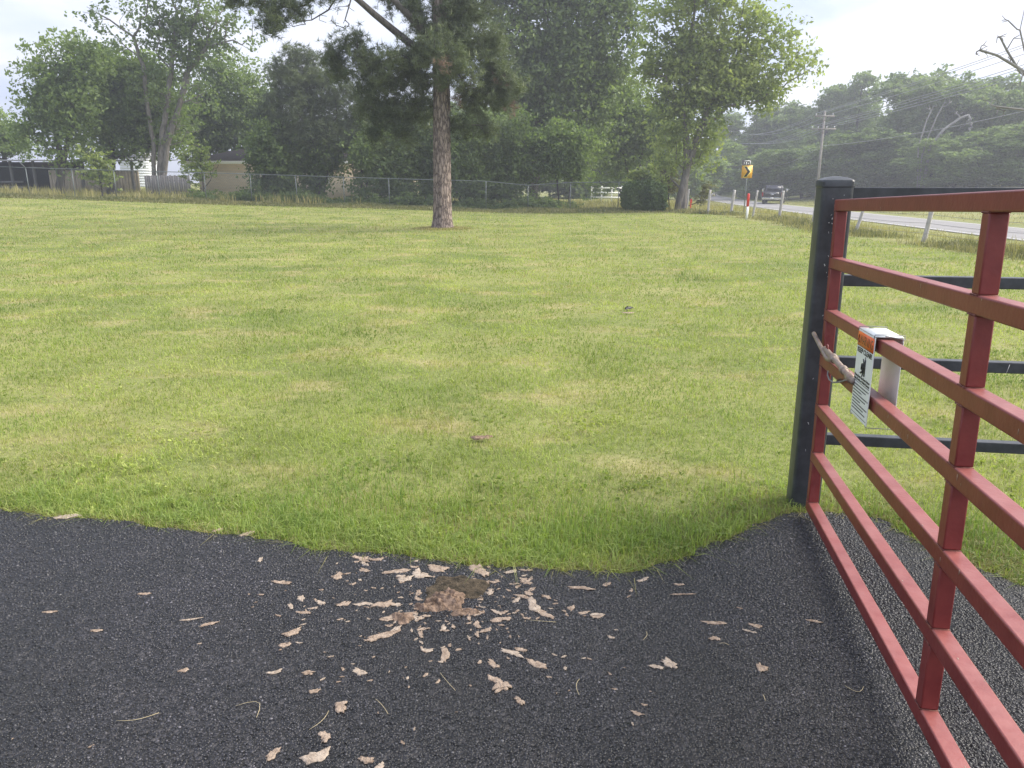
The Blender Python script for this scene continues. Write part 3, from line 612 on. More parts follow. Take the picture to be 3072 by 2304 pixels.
tree('forked_tree', 'tall half bare tree with several upright trunks left of the brick house', HB('310,70,36 350,130,36 270,40,24 400,60,45 460,20,50 530,70,55 590,30,55 650,70,45 710,40,40 740,110,30 610,130,50 510,140,45 560,200,50 430,120,30 690,140,30 760,60,25 540,-60,60 640,-50,60 440,-60,50 600,280,50 500,300,45 470,390,45 540,380,50'), 57, [[(462, 570), (462, 450), (445, 340), (430, 200), (400, 110), (330, 60), (260, 20)], [(474, 570), (485, 420), (505, 300), (520, 150), (530, 30)], [(486, 570), (500, 440), (540, 310), (560, 220), (620, 140), (700, 120), (750, 150)], [(480, 570), (490, 430), (560, 260), (570, 120), (600, 0)]], 'leafdark', bark='greybark', per=34, dens=2.0, trunk_r=.42, spread=.5, r_tip=.016, wob=.18)
tree('bushy_tree', 'bushy green tree rising behind the brick house roof', HB('640,230,55 700,250,55 760,290,50 600,330,55 680,340,60 750,370,50 560,420,45 640,420,55 720,430,50 800,340,45 820,260,30 780,220,25 620,180,40 560,330,45 590,470,45 680,470,40'), 66, [[(660, 560), (665, 450), (680, 330)]], 'leafmid', per=120, dens=1.6, trunk_r=.3, spread=.7)
tree('sapling', 'pale yellow green sapling in front of the tan shed wall', HB('285,470,22 300,510,28 270,520,24 320,480,20 265,455,14 330,530,22 300,545,24'), 50.3, [[(308, 585), (300, 540), (290, 470)]], 'leafbright', per=40, dens=9, spread=.22, size=.08, trunk_r=.05)
tree('sapling', 'bright yellow green sapling at the left corner of the brick house', HB('575,430,18 620,445,20 560,465,18 600,480,24 580,510,24 620,530,26 590,550,24 640,500,16 555,520,14'), 50.4, [[(612, 592), (608, 530), (595, 440)]], 'leafbright', per=22, dens=3.2, spread=.22, size=.075, trunk_r=.04)
tree('young_pine', 'bushy young pine with dark blue green needles left of the big trunk', HB('880,175,32 930,180,24 850,230,38 905,250,50 965,240,35 835,300,38 910,330,60 985,310,45 1045,280,32 870,390,50 950,400,55 1020,380,45 1080,350,35 800,340,28 1060,420,40 905,440,45 980,450,40'), 50.6, [[(955, 590), (952, 480), (930, 330), (905, 190)]], 'needle', kind='pine', per=15, dens=4.6, spread=.30, size=.30, trunk_r=.18)
tree('bushy_tree', 'rounded leafy tree filling the gap behind the young pine', HB('780,420,45 830,400,45 760,360,35 1100,430,45 1060,470,45 1000,480,50 930,470,50 860,480,50'), 66, [[(900, 570), (900, 480), (905, 440)]], 'leafdark', per=110, dens=1.8, trunk_r=.2, spread=.6)
shr = [(770, 'dark dense shrub hiding the right end of the brick wall', '785,560,26 800,385,28 780,440,34 800,400,32 765,470,22 795,490,36 830,450,35 780,520,24 810,530,26'),
       (868, 'dark multi stemmed shrub second to the right of the brick wall', '870,560,28 840,560,24 850,460,35 890,440,38 870,500,38 910,490,28 840,530,22'),
       (960, 'dark shrub between the brick house patches under the young pine', '960,560,28 930,555,22 940,470,38 980,450,38 960,510,38 1000,500,28'),
       (1082, 'arching shrub with bare stems just right of a pink brick patch', '1090,565,24 1080,450,38 1110,430,38 1130,480,35 1090,500,30 1120,530,28'),
       (1196, 'dense dark shrub just left of the big pine trunk', '1140,575,28 1200,580,30 1170,420,42 1210,440,42 1150,480,38 1200,500,42 1130,370,26 1225,360,30 1240,470,38 1180,550,34 1230,550,34'),
       (1275, 'dense dark shrub directly behind the big pine trunk', '1290,585,28 1270,400,42 1310,350,30 1250,345,24 1300,460,45 1260,500,42 1310,530,40 1280,560,30'),
       (1400, 'broad dark shrub just right of the big pine trunk', '1400,580,30 1450,575,28 1400,400,48 1350,370,30 1445,355,28 1370,460,48 1430,460,48 1400,520,48 1360,550,38 1440,540,38'),
       (1520, 'broad dark shrub second to the right of the big pine trunk', '1560,365,30 1480,375,24 1530,580,26 1490,580,26 1500,400,48 1550,420,48 1490,470,45 1550,490,48 1520,540,42 1580,520,28 1470,540,34'),
       (1692, 'fan shaped crape myrtle with many bare stems behind the fence', '1680,410,48 1640,450,45 1720,450,50 1690,490,48 1750,420,38 1650,510,32 1730,520,32 1600,440,34')]
for k_, (px, lab, bl) in enumerate(shr):
    tree('tall_shrub', lab, HB(bl), 49.8 + .5 * (k_ % 3), [[(px - 14, 600), (px - 22, 520), (px - 26, 470)], [(px, 600), (px + 3, 500)], [(px + 12, 600), (px + 22, 520), (px + 30, 460)]], 'leafdark' if k_ != 8 else 'leafmid', per=80, dens=5.5, shell=.1, spread=.42, size=.085, trunk_r=.07, cat='shrub', group='tall shrubs behind the chain link fence', r_tip=.01)
tree('tall_oak', 'towering dark oak behind the shrubs, right of the big pine', HB('1480,60,70 1560,110,80 1650,60,85 1760,60,85 1850,30,70 1900,100,45 1560,230,75 1680,210,85 1790,190,80 1870,200,45 1620,330,75 1740,320,80 1820,300,50 1490,420,35 1580,420,60 1700,420,70 1640,-70,100 1800,-60,90 1500,-60,80 1780,420,50'), 58, [[(1593, 610), (1600, 480), (1620, 330), (1655, 150), (1690, 0), (1700, -100)], [(1600, 610), (1615, 400), (1680, 220), (1790, 100), (1880, 60)]], 'leafdark', per=110, dens=1.5, trunk_r=.45, spread=.7, size=.12)
tree('understory_tree', 'yellow green understory tree between the dark oak and the leaning tree', HB('1850,330,50 1900,270,55 1950,350,55 1860,420,50 1930,460,50 1800,470,42 1990,430,50 1780,540,30 1880,510,40 1830,250,35'), 62, [[(1905, 600), (1920, 480), (1940, 400), (1925, 320)]], 'leafmid', per=110, dens=2.0, trunk_r=.2, spread=.6)
tree('leaning_tree', 'bright green leaning tree with pale trunk at the right end of the chain link fence', HB('1980,30,45 2050,20,55 2130,20,60 2210,45,55 2280,75,55 2350,110,40 2395,170,30 2425,210,18 2330,185,45 2255,160,50 2170,120,50 2080,110,60 1990,120,50 1960,210,45 2040,210,55 2290,245,42 2340,250,26 2300,300,22 2140,230,40 2000,310,45 2070,320,50 2130,360,36 2110,430,34 2060,420,40 2000,400,40 2105,490,24 2090,460,28 2000,470,38 2050,475,32 1975,520,28 2100,395,35 2150,330,30 2030,390,38 2125,300,32 2150,420,20 2080,-70,70 2200,-50,60'), 47.5, [[(2032, 628), (2062, 500), (2090, 420), (2130, 310), (2190, 200), (2240, 120)], [(2048, 628), (2060, 480), (2050, 340), (2060, 200), (2080, 60)]], 'leafbright', bark='greybark', per=96, dens=2.5, trunk_r=.36, spread=.48, size=.10)
tree('yellow_shrub', 'small bright yellow green shrub above the clipped hedge', HB('1900,530,18 1930,520,20 1955,535,18 1925,550,20'), 50, [[(1925, 600), (1925, 540)]], 'leafbright', per=50, dens=12, spread=.2, size=.08, trunk_r=.04, cat='shrub')
# dead brown brush beside the leaning tree
tree('brush_pile', 'tangle of bare brown vines left of the leaning trunk', HB('2000,520,26 2020,560,22 1990,560,22 2120,560,18 2110,600,18'), 48.5, [[(2010, 620), (2005, 560)]], 'weed', per=14, dens=16, spread=.2, size=.06, trunk_r=.04, cat='shrub', r_tip=.012, wob=.3)
# dark ground cover filling the foot of the shrub row
n = 2600; gx_ = RNG.uniform(-20, 4, n); gy_ = RNG.uniform(48.2, 50.5, n); gz_ = ground_z(gx_, gy_) + RNG.uniform(0, .65, n) * np.clip(.6 + .6 * np.sin(gx_ * 1.3) * np.sin(gx_ * .5 + 1), .15, 1.2)
V, F = leaf_cloud(np.c_[gx_, gy_, gz_], 13, .22, .08); tag(obj('ground_cover', V, [F], M['leafdark']), 'low tangled green undergrowth at the foot of the shrubs behind the fence', 'undergrowth', kind='stuff')
# clipped hedge
hp = PT(1928, 46.6); V = []; nu, nv = 20, 14
hroot = empty('clipped_hedge', hp); tag(hroot, 'dark rounded box shaped hedge in front of the chain link fence', 'hedge')
pts = rot_rand(9000); pp = np.sign(pts) * np.abs(pts) ** .62
pp = pp * np.array([1.12, .9, .80]) * (1 + .05 * np.sin(pts[:, :1] * 9)) + [0, 0, .8]; pp = pp[pp[:, 2] > 0]
V, F = leaf_cloud(pp, 3, .09, .08); obj('foliage', V, [F], M['hedge'], hroot)
mb = MB(); mb.hull8([(-.85, -.7, .1), (.85, -.7, .1), (.85, .7, .1), (-.85, .7, .1)], [(-.8, -.6, 1.4), (.8, -.6, 1.4), (.8, .6, 1.4), (-.8, .6, 1.4)]); mb.build('inner_branches', M['bark'], hroot, bevel=.3)

V, F = leaf_cloud(CLOVER, 1, .018, .009); V = V[:, :]; ok_ = V.reshape(-1, 4, 3)[:, :, 2].min(1) > -.01
V = V.reshape(-1, 4, 3)[ok_]; tag(obj('clover', V.reshape(-1, 3), [np.arange(len(V) * 4).reshape(-1, 4)], M['grass'], smooth=False), 'small clover and broad leaved weeds dotted through the lawn', 'clover', kind='stuff')
# the big pine
PB = G(1327, 690, 0); PB[2] = 0; PY = float(PB[1]); print('pine', PB)
proot = empty('pine_tree', PB); tag(proot, 'large pine with tall straight scaly trunk standing alone on the lawn', 'tree')
bl = HB('1000,165,36 1055,130,34 1025,215,32 1100,190,48 1165,245,55 1110,275,38 1200,320,38 1240,180,50 1150,330,26 1300,150,55,-1 1400,120,52 1380,200,60,-1 1470,140,52 1480,230,58 1540,260,30 1420,300,48 1500,310,34 1350,110,50 1260,250,42 1180,180,30,-1 1230,20,40 1270,70,36 1350,10,60 1420,30,50 1160,0,26 1330,220,34,-1 1180,355,40 1245,340,42 1110,335,34 1140,400,28 1215,405,30 1390,375,36 1465,385,32 1290,330,34,1')
bl2 = HB('790,20,26 830,50,22 815,80,20 850,15,20 880,40,18 700,0,18 760,-10,18 920,-10,22 1000,-20,20')
bl3 = HB('1300,-150,110 1150,-120,80 1450,-120,90 1000,-100,70 1550,-60,60 880,-110,60 1300,-300,120')
A = np.concatenate([attractors(bl, PY, 11, dscale=1.2, shell=.1), attractors(bl2, PY - 1.5, 12, dscale=1.2), attractors(bl3, PY, .5)])
tp = [PB - [0, 0, .1], P(1326, 560, PY), P(1325, 420, PY), P(1325, 270, PY), P(1322, 120, PY), P(1320, 0, PY), P(1316, -160, PY), P(1312, -320, PY)]
tr2 = [P(1320, 150, PY), P(1262, 82, PY - .3), P(1190, 10, PY - .5), P(1120, -60, PY - .6)]
tr3 = [P(1320, 170, PY), P(1230, 130, PY - .2), P(1178, 88, PY - .4), P(1120, 40, PY - .8), P(1075, 0, PY - 1), P(1000, -60, PY - 1.3), P(860, -80, PY - 1.5)]
def densify(pts, st=.5):
    o = []
    for j in range(len(pts) - 1):
        m = max(1, int(np.linalg.norm(pts[j + 1] - pts[j]) / st))
        for s in range(m): o.append(pts[j] + (pts[j + 1] - pts[j]) * s / m)
    return o + [pts[-1]]
Ps, par, ends = skeleton([densify(tp), densify(tr2), densify(tr3)], A, step=.4, wob=.12, bf=.25)
limb = np.array([i for i in range(len(Ps))]); n_tp = len(densify(tp)); n2 = len(densify(tr2)); n3 = len(densify(tr3))
V, F = limbs_mesh(Ps[:], np.where(np.arange(len(Ps)) < n_tp, -1, par), .010, trunk_r=None, expo=2.5)
obj('branchwood', V - PB, [F], M['bark'], proot, smooth=True)
mb = MB(); mb.tube([p - PB for p in densify(tr2)], np.linspace(.17, .07, n2), 8); mb.tube([p - PB for p in densify(tr3)], np.linspace(.15, .06, n3), 8)
mb.build('limb', M['bark'], proot, smooth=True)
TW = attractors(HB('940,30,26 975,60,26 1000,30,24 1035,30,24 1045,75,18 905,70,22 870,80,20 1010,80,18'), PY - 1.3, 9, shell=.1)
Pt, pr_, _ = skeleton([densify([P(1000, -60, PY - 1.3), P(1010, -10, PY - 1.3), P(985, 30, PY - 1.3), P(935, 60, PY - 1.3)], .3), densify([P(1060, -40, PY - 1.3), P(1050, 10, PY - 1.3), P(1035, 60, PY - 1.3)], .3)], TW, step=.22, wob=.25, bf=.1)
V, F = limbs_mesh(Pt, pr_, .0085, trunk_r=.035); obj('bare_twigs', V - PB, [F], M['bark'], proot, smooth=True)
# trunk with flare and plates
nz_, na = 150, 44; zt = np.linspace(-.1, 14, nz_); V = []
tpz = np.array(tp); tpz = tpz[np.argsort(tpz[:, 2])]
for z in zt:
    cx = np.interp(z, tpz[:, 2], tpz[:, 0]) - PB[0]; cy = np.interp(z, tpz[:, 2], tpz[:, 1]) - PB[1]
    r0 = .325 - .008 * z + .13 * math.exp(-max(z, 0) / .22)
    for a in np.arange(na) * 2 * np.pi / na:
        r = r0 * (1 + .03 * math.sin(3 * a + z * .7) + .035 * math.sin(7 * a + 1.3 * z) * math.exp(-z / .6)) + .008 * RNG.normal()
        V.append((cx + r * math.cos(a), cy + r * math.sin(a), z))
i = np.arange(nz_ - 1)[:, None] * na; k = np.arange(na)[None]; F = np.stack([i + k, i + (k + 1) % na, i + na + (k + 1) % na, i + na + k], -1).reshape(-1, 4)
obj('trunk', V, [F], M['pinebark'], proot, smooth=True)
V, F, cc = tufts(A, 10, .17, .21, nn_=24, wd=.018); obj('crown', V - PB, [F], M['needle'], proot)
top = cc[(RNG.uniform(0, 1, len(cc)) < .09)]
mb_V = []; mb_F = []; k0 = 0
for c in top:
    h = RNG.uniform(.12, .26); r = .013; a0 = RNG.uniform(0, 6)
    tri = [c + [r * math.cos(a0 + q * 2.09), r * math.sin(a0 + q * 2.09), .05] for q in range(3)]; tip = c + [RNG.normal(0, .02), RNG.normal(0, .02), .05 + h]
    mb_V += tri + [tip]; mb_F += [(k0, k0 + 1, k0 + 3), (k0 + 1, k0 + 2, k0 + 3), (k0 + 2, k0, k0 + 3)]; k0 += 4
tag(obj('candles', np.array(mb_V) - PB, [np.array(mb_F)], M['candle'], proot), kind='stuff')
V, F, cc = tufts(P(1320, 215, PY) + RNG.normal(0, 1, (14, 3)) * [.35, .3, .25], 3, .12, .18, nn_=20, wd=.013)
V2, F2, _ = tufts(np.concatenate([attractors(HB('1540,330,14 1420,240,14 1500,245,12 1370,290,12 1330,200,20,-2'), PY - .5, 14)]), 2, .12, .18, nn_=20)
V = np.concatenate([V, V2]); F = np.concatenate([F, F2 + F.max() + 1]); obj('dead_needles', V - PB, [F], M['deadneedle'], proot)
# needle litter mound at its foot
n = 2600; a = RNG.uniform(0, 6.28, n); rr_ = .35 + np.abs(RNG.normal(0, .35, n)); lx, ly = PB[0] + rr_ * np.cos(a), PB[1] + rr_ * np.sin(a) * .9
blades('needle_litter', lx, ly, ground_z(lx, ly) + .02, RNG.uniform(.03, .09, n), .02 + 0 * lx, M['drygrass'], 1.3, 'ring of dry litter around the foot of the big pine', 'litter')

# bare branch at the right edge, from a leafless tree standing just right of the view
def bare(name, label, Y, trunks, blobs, tr, dens=3, bark='palebark', r_tip=.012, wob=.22, cat='tree'):
    paths = []
    for t_ in trunks: paths.append(densify([PT(t_[0][0], Y) - [0, 0, .1]] + [P(q[0], q[1], Y) for q in t_[1:]], .5))
    base = paths[0][0] + [0, 0, .1]; global DM; dm_ = DM; DM = 1.5 if Y < 40 else DM; A = attractors(blobs, Y, dens, shell=.1); DM = dm_
    Ps, par, ends = skeleton(paths, A, wob=wob, step=.35, bf=.15); V, F = limbs_mesh(Ps, par, r_tip, trunk_r=tr)
    root = empty(name, base); tag(root, label, cat); obj('trunk', V - base, [F], M[bark], root, smooth=True)
bare('bare_tree', 'leafless grey tree whose bare twigs reach in at the upper right frame edge', 21, [[(3420, 700), (3400, 500), (3340, 360), (3230, 300), (3140, 262), (3060, 215), (3020, 150), (3000, 110)], [(3420, 700), (3400, 500), (3340, 360), (3200, 330), (3080, 330), (2990, 320)], [(3420, 700), (3400, 500), (3340, 360), (3140, 262), (3080, 180), (3060, 90), (3075, 20)], [(3420, 700), (3400, 500), (3340, 360), (3140, 262), (3050, 200), (2990, 165), (2940, 150)]], HB('2950,130,18 2935,165,14 2970,300,25 3000,330,25 2990,130,30 2960,155,20 3040,120,35 3060,200,30 3030,170,25 3010,60,22 3060,250,20 3180,150,70 3300,150,90'), .10, dens=34, r_tip=.0085)

# ------------------------------------------------------------ wood across the road
def proto(kind, seed):
    global RNG
    RNG = np.random.default_rng(seed)
    Hh = 16.0
    if kind == 'pine':
        A = []
        for z in np.arange(6, Hh, .9):
            R = 2.6 * (1 - (z - 5) / (Hh - 3)) ** .6 + .4
            for _ in range(int(5 + R * 2)):
                a = RNG.uniform(0, 6.28); q = RNG.uniform(.4, 1) * R; A.append((q * math.cos(a), q * math.sin(a), z + RNG.normal(0, .4)))
        A = np.array(A); paths = [densify([np.array([0, 0, -.3]), np.array([.2, 0, Hh * .5]), np.array([0, .1, Hh])], .8)]
        per, spr, sz, tr = 120, .5, .19, .22
    else:
        A = []
        for _ in range(13):
            c = np.array([RNG.normal(0, 2.2), RNG.normal(0, 2.0), RNG.uniform(4.5, 13.5)]); R = RNG.uniform(1.6, 2.7)
            m = int(2.2 * R * R); A.append(c + rot_rand(m) * (RNG.uniform(.3, 1, m) ** .6)[:, None] * R * [1, 1, .85])
        for _ in range(7):
            a = RNG.uniform(0, 6.28); c = np.array([3 * math.cos(a), 3 * math.sin(a), RNG.uniform(1.5, 5)]); m = 9; A.append(c + rot_rand(m) * RNG.uniform(.4, 1.7, (m, 1)))
        A = np.concatenate(A); A = A[A[:, 2] > .4]
        paths = [densify([np.array([0, 0, -.3]), np.array([.3, .2, 4]), np.array([-.3, 0, 9]), np.array([.2, 0, 12])], .8)]
        per, spr, sz, tr = 130, .60, .22, .25
    Ps, par, ends = skeleton(paths, A, step=1.0); V, F = limbs_mesh(Ps, par, .02, trunk_r=tr, n=5)
    tm = rawmesh('trunk', V, [F], M['bark'], True)
    V, F = leaf_cloud(A, per, spr, sz); cm = rawmesh('crown', V, [F], M['far'])
    return tm, cm, max(A[:, 2]) + .6
PR = {'d0': proto('d', 11), 'd1': proto('d', 12), 'd2': proto('d', 13), 'd3': proto('d', 14), 'p0': proto('pine', 15), 'p1': proto('pine', 16)}
RNG = np.random.default_rng(99)
def fartree(px, Y, ytop, kind, label, name=None, wide=1.0, group='trees of the wood across the road'):
    b = PT(px, Y); t = P(px, ytop, Y); h = t[2] - b[2]; tm, cm, H0 = PR[kind]; s = h / H0
    root = empty(name or ('pine_tree' if kind[0] == 'p' else 'broadleaf_tree'), b, RNG.uniform(0, 6.28)); root.scale = (s * wide, s * wide, s); tag(root, label, 'tree', group)
    link(bpy.data.objects.new('trunk', tm), root); link(bpy.data.objects.new('crown', cm), root)
W = [(2125, 175, 455, 'd0', 'low far tree in the gap right of the leaning trunk'), (2165, 160, 400, 'p0', 'dark far pine seen through the gap under the leaning tree'), (2205, 158, 385, 'd1', 'far tree behind the left of the chevron sign pole'),
     (2255, 150, 372, 'p1', 'far pine just right of the chevron sign'), (2300, 140, 322, 'd2', 'tree of the wood above and left of the pickup truck'), (2355, 135, 300, 'd3', 'tree of the wood above the pickup truck'),
     (2412, 132, 302, 'd0', 'broad tree of the wood left of the crossarm utility pole'), (2462, 130, 258, 'p0', 'pine rising behind the crossarm utility pole'), (2500, 134, 250, 'p1', 'pine just right of the crossarm utility pole'),
     (2552, 128, 214, 'p0', 'tallest narrow pine above the gate post'), (2590, 132, 300, 'd1', 'low tree right of the tallest narrow pine'), (2640, 122, 318, 'd2', 'low topped tree in the dip of the treeline'),
     (2695, 115, 262, 'd3', 'tree just left of the pale dead tree'), (2750, 112, 220, 'd0', 'tall tree behind the pale dead tree'), (2800, 108, 204, 'd1', 'tall peak tree of the wood right of the dead tree'),
     (2860, 108, 212, 'd2', 'broad hazy tree at the highest part of the wood'), (2925, 104, 226, 'd3', 'hazy tree behind the sloping power lines'), (2990, 100, 256, 'd0', 'hazy tree below the bare twigs'),
     (3055, 98, 270, 'd1', 'hazy tree at the right frame edge'), (3070, 150, 330, 'd0', 'far tree glimpsed behind the hazy trees at the right frame edge'), (2980, 150, 330, 'd2', 'far tree glimpsed behind the broad hazy tree'), (3130, 96, 262, 'd2', 'tree beyond the right frame edge')]
for t_ in W: fartree(*t_, wide=1.25 if t_[3][0] == 'd' else 1.15)
U = [(2285, 118, 455, 'd1', 'undergrowth tree behind the left side of the pickup'), (2345, 116, 440, 'd0', 'undergrowth tree behind the right side of the pickup'), (2405, 112, 430, 'd3', 'undergrowth tree left of the gate post top'), (2470, 108, 440, 'd2', 'undergrowth tree right behind the gate post top'),
     (2535, 106, 400, 'd1', 'undergrowth tree left above the red top rail'), (2600, 104, 390, 'd0', 'pale undergrowth tree above the black rail'), (2665, 100, 420, 'd3', 'undergrowth tree at the foot of the dead tree, left side'),
     (2790, 95, 430, 'd2', 'undergrowth tree at the foot of the dead tree, right side'), (2860, 93, 400, 'd1', 'undergrowth tree third from the right frame edge'), (2930, 90, 380, 'd0', 'undergrowth tree second from the right frame edge'),
     (3010, 88, 350, 'd3', 'undergrowth tree at the right frame edge above the red rail'), (3085, 84, 400, 'd1', 'undergrowth tree cut by the right frame edge'), (3160, 82, 400, 'd2', 'undergrowth tree beyond the right frame edge'), (2730, 98, 470, 'd0', 'short bush directly under the dead tree'), (2220, 140, 470, 'd2', 'undergrowth tree behind the chevron sign plate'), (2160, 160, 480, 'd3', 'undergrowth tree far down the road')]
for t_ in U: fartree(*t_, wide=2.0, name='undergrowth_tree', group='undergrowth along the wood across the road')
# trees filling the view behind the shrubs, beyond the yard
Bk = [(1130, 84, 330, 'd0', 'background tree seen left of the big trunk'), (1240, 88, 300, 'd1', 'background tree behind the left half of the pine crown'), (1370, 86, 320, 'd2', 'background tree right behind the big trunk'), (1480, 92, 380, 'd3', 'background tree under the sky gap beside the tall oak'),
      (1600, 90, 260, 'd0', 'background tree behind the tall oak trunk'), (1740, 92, 250, 'd1', 'background tree behind the right of the tall oak'), (1860, 95, 330, 'd2', 'background tree behind the understory tree'), (2000, 100, 330, 'd3', 'background tree behind the leaning tree'),
      (2070, 110, 400, 'd0', 'background tree right behind the leaning trunk')]
for t_ in Bk: fartree(*t_, wide=1.5, group='background trees beyond the yard')
bare('dead_tree', 'pale leafless dead tree with forked trunk at the edge of the wood', 94, [[(2757, 560), (2765, 470), (2785, 410), (2810, 350), (2835, 305)], [(2768, 560), (2790, 440), (2830, 390), (2880, 355), (2905, 345)], [(2752, 560), (2755, 440), (2780, 360), (2800, 320)]], HB('2840,310,20 2880,340,20 2800,320,18 2900,380,30 2950,400,20'), .20, dens=2.5, r_tip=.03)

# ------------------------------------------------------------ buildings
def house():
    p0 = PT(602, 62); Zb = .78; x0 = p0[0]; x1 = P(1215, 560, 62)[0]; y0 = 62; dep = 9.; eave = P(602, 484, 62)[2] - .18
    root = empty('brick_house', (x0, y0, Zb)); tag(root, 'single storey tan brick house with brown hip roof and white fascia', 'house')
    Wd = x1 - x0; Hh = eave - Zb
    def rel(b): return b
    mb = MB(); mb.box((Wd / 2, dep / 2, Hh / 2 - .3), (Wd, dep, Hh + .6)); mb.build('wall', M['brick'], root)
    ov = .85; mb = MB(); mb.box((Wd / 2, -ov + .02, Hh + .09), (Wd + 2 * ov, .04, .25)); mb.box((-ov + .02, dep / 2, Hh + .09), (.04, dep + 2 * ov - .1, .2)); mb.box((Wd + ov - .02, dep / 2, Hh + .09), (.04, dep + 2 * ov - .1, .2)); mb.build('fascia', M['fascia'], root)
    mb = MB(); mb.box((Wd / 2, dep / 2, Hh + .03), (Wd + 2 * ov - .12, dep + 2 * ov - .12, .05)); mb.build('soffit', M['fascia'], root)
    mb = MB(); e = ov + .05; z1 = Hh + .2; rz_ = Hh + 1.75; mid = dep / 2
    V = [(-e, -e, z1), (Wd + e, -e, z1), (Wd + e, dep + e, z1), (-e, dep + e, z1), (mid, mid, rz_), (Wd - mid, mid, rz_), ]
    mb.add(V, [(0, 1, 5, 4), (1, 2, 5), (2, 3, 4, 5), (3, 0, 4), (3, 2, 1, 0)]); mb.build('roof', M['brickroof'], root)
    for wx in (5.5, 9.5, 13.5):
        f = MB().box((wx, -.03, 1.35), (1.3, .06, 1.1)).build('window', M['fascia'], root); MB().box((wx, -.075, 1.35), (1.15, .02, .95)).build('pane', M['glass'], f)
house()
def shed():
    xl = P(-140, 540, 60)[0]; xm = P(140, 540, 60)[0]; xr = P(405, 540, 60)[0]; zb = 1.0; zr = P(100, 478, 60)[2]
    root = empty('open_shed', (xl, 60, zb)); tag(root, 'open fronted shed with tin roof and tan side wall at the far left', 'shed')
    X = lambda v: v - xl; Hh = zr - zb
    MB().box((X(xr) / 2, 3.2, Hh + .02), (X(xr) + .8, 8, .07), Matrix.Rotation(rad(2), 3, 'X')).build('roof', M['tin'], root)
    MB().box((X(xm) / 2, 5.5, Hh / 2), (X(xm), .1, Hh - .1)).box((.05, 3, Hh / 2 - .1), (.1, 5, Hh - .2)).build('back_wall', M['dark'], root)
    mb = MB()
    for t in np.arange(0, X(xr) - X(xm), .22): mb.box((X(xm) + t + .1, .4 + .02 * (int(t / .22) % 2), Hh / 2 - .4), (.2, .05, Hh - .75))
    mb.box((X(xm) + (X(xr) - X(xm)) / 2, .5, Hh / 2 - .4), (X(xr) - X(xm), .06, Hh - .76)); mb.build('tan_wall', M['tan'], root)
    for px in (-60, 38, 106, 175, 250, 330, 400):
        x = X(P(px, 540, 60)[0]); MB().box((x, 0, Hh / 2 - .08), (.16, .16, Hh - .1)).build('post', M['planks'], root)
    for z in (.35, .75): MB().box((X(P(0, 540, 60)[0]), -.12, z), (3.6, .05, .14)).build('rail', M['planks'], root)
shed()
a = PT(440, 56); b = PT(572, 56); root = empty('plank_fence', a); tag(root, 'grey vertical plank fence left of the brick house', 'fence')
mb = MB(); Lx = b[0] - a[0]; k = 0
for x in np.arange(0, Lx, .16): mb.box((x + .07, .01 * (k % 2), .72 + .02 * math.sin(k * 3)), (.145, .025, 1.45)); k += 1
mb.build('board', M['planks'], root); MB().box((Lx / 2, .04, 1.1), (Lx, .05, .09)).box((Lx / 2, .04, .4), (Lx, .05, .09)).build('rail', M['planks'], root)
# white sided building in the gap
a = P(365, 520, 95); root = empty('white_building', (a[0], 95, .9)); tag(root, 'distant white sided building seen between the trees at left', 'building')
mb = MB()
for q in range(12): mb.box((1.6, .3 + .0, .2 + q * .3), (3.4, .62 - .02 * (q % 2), .28))
mb.build('wall', M['siding'], root); MB().hull8([(-.3, -.3, 3.75), (3.5, -.3, 3.75), (3.5, 3.6, 3.75), (-.3, 3.6, 3.75)], [(-.3, 1.4, 4.4), (3.5, 1.4, 4.4), (3.5, 1.8, 4.4), (-.3, 1.8, 4.4)]).build('roof', M['tin'], root)
MB().box((1.6, 2.2, 1.9), (3.3, 2.9, 3.6)).build('side_wall', M['siding'], root)
# white rail fence in the yard
a = P(1775, 560, 70); b = P(1866, 560, 70); zb = P(1800, 592, 70)[2]; root = empty('white_rail_fence', (a[0], 70, 0)); tag(root, 'short white three rail fence seen beyond the yard grass', 'fence')
Lx = b[0] - a[0]
for x in np.linspace(0, Lx, 4): MB().box((x, 0, .7), (.12, .12, 1.45)).build('post', M['fascia'], root)
for z in (.45, .85, 1.25): MB().box((Lx / 2, -.08, z), (Lx + .1, .04, .13)).build('rail', M['fascia'], root)

# ------------------------------------------------------------ gate
gp = (1.4437, 3.5374, 1.5323); yaw, gpit = .1733, .0312; SP = .2368; SEC = 1.60; T = .05
groot = empty('farm_gate', (gp[0], gp[1], 0)); tag(groot, 'red square tube farm gate with seven rails standing open on the driveway', 'gate')
u = np.array([-math.sin(yaw) * math.cos(gpit), -math.cos(yaw) * math.cos(gpit), math.sin(gpit)])   # toward the camera
side = np.array([math.cos(yaw), -math.sin(yaw), 0]); wv = np.cross(u, side); wv = wv if wv[2] > 0 else -wv; wv /= np.linalg.norm(wv)
off_side = T / 2
GM = np.array([u, side, wv]).T
def gpt(s, d, o=0.0): return np.array([0, 0, gp[2]]) + u * s + wv * (-d) + side * (off_side + o)
LEN = 2 * SEC + .9
dd = [0, .2526, .4885, .7015, .9356, 1.1687, 1.4205]
for k, d in enumerate(dd):
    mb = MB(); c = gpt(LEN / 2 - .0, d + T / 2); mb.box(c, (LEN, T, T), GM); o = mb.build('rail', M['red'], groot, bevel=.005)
ups = [0, SEC, 2 * SEC, LEN - T]
for s in ups:
    for k in range(6):
        d0, d1 = dd[k] + T + .001, dd[k + 1] - .001
        if k == 0: mb = MB()
        mb.box(gpt(s + T / 2, (d0 + d1) / 2), (T - .003, T - .003, d1 - d0), GM)
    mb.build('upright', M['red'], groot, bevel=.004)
wm_ = mat('weld_bead', (.10, .02, .02), .7, var=(.22, .08, .05), scale=60)
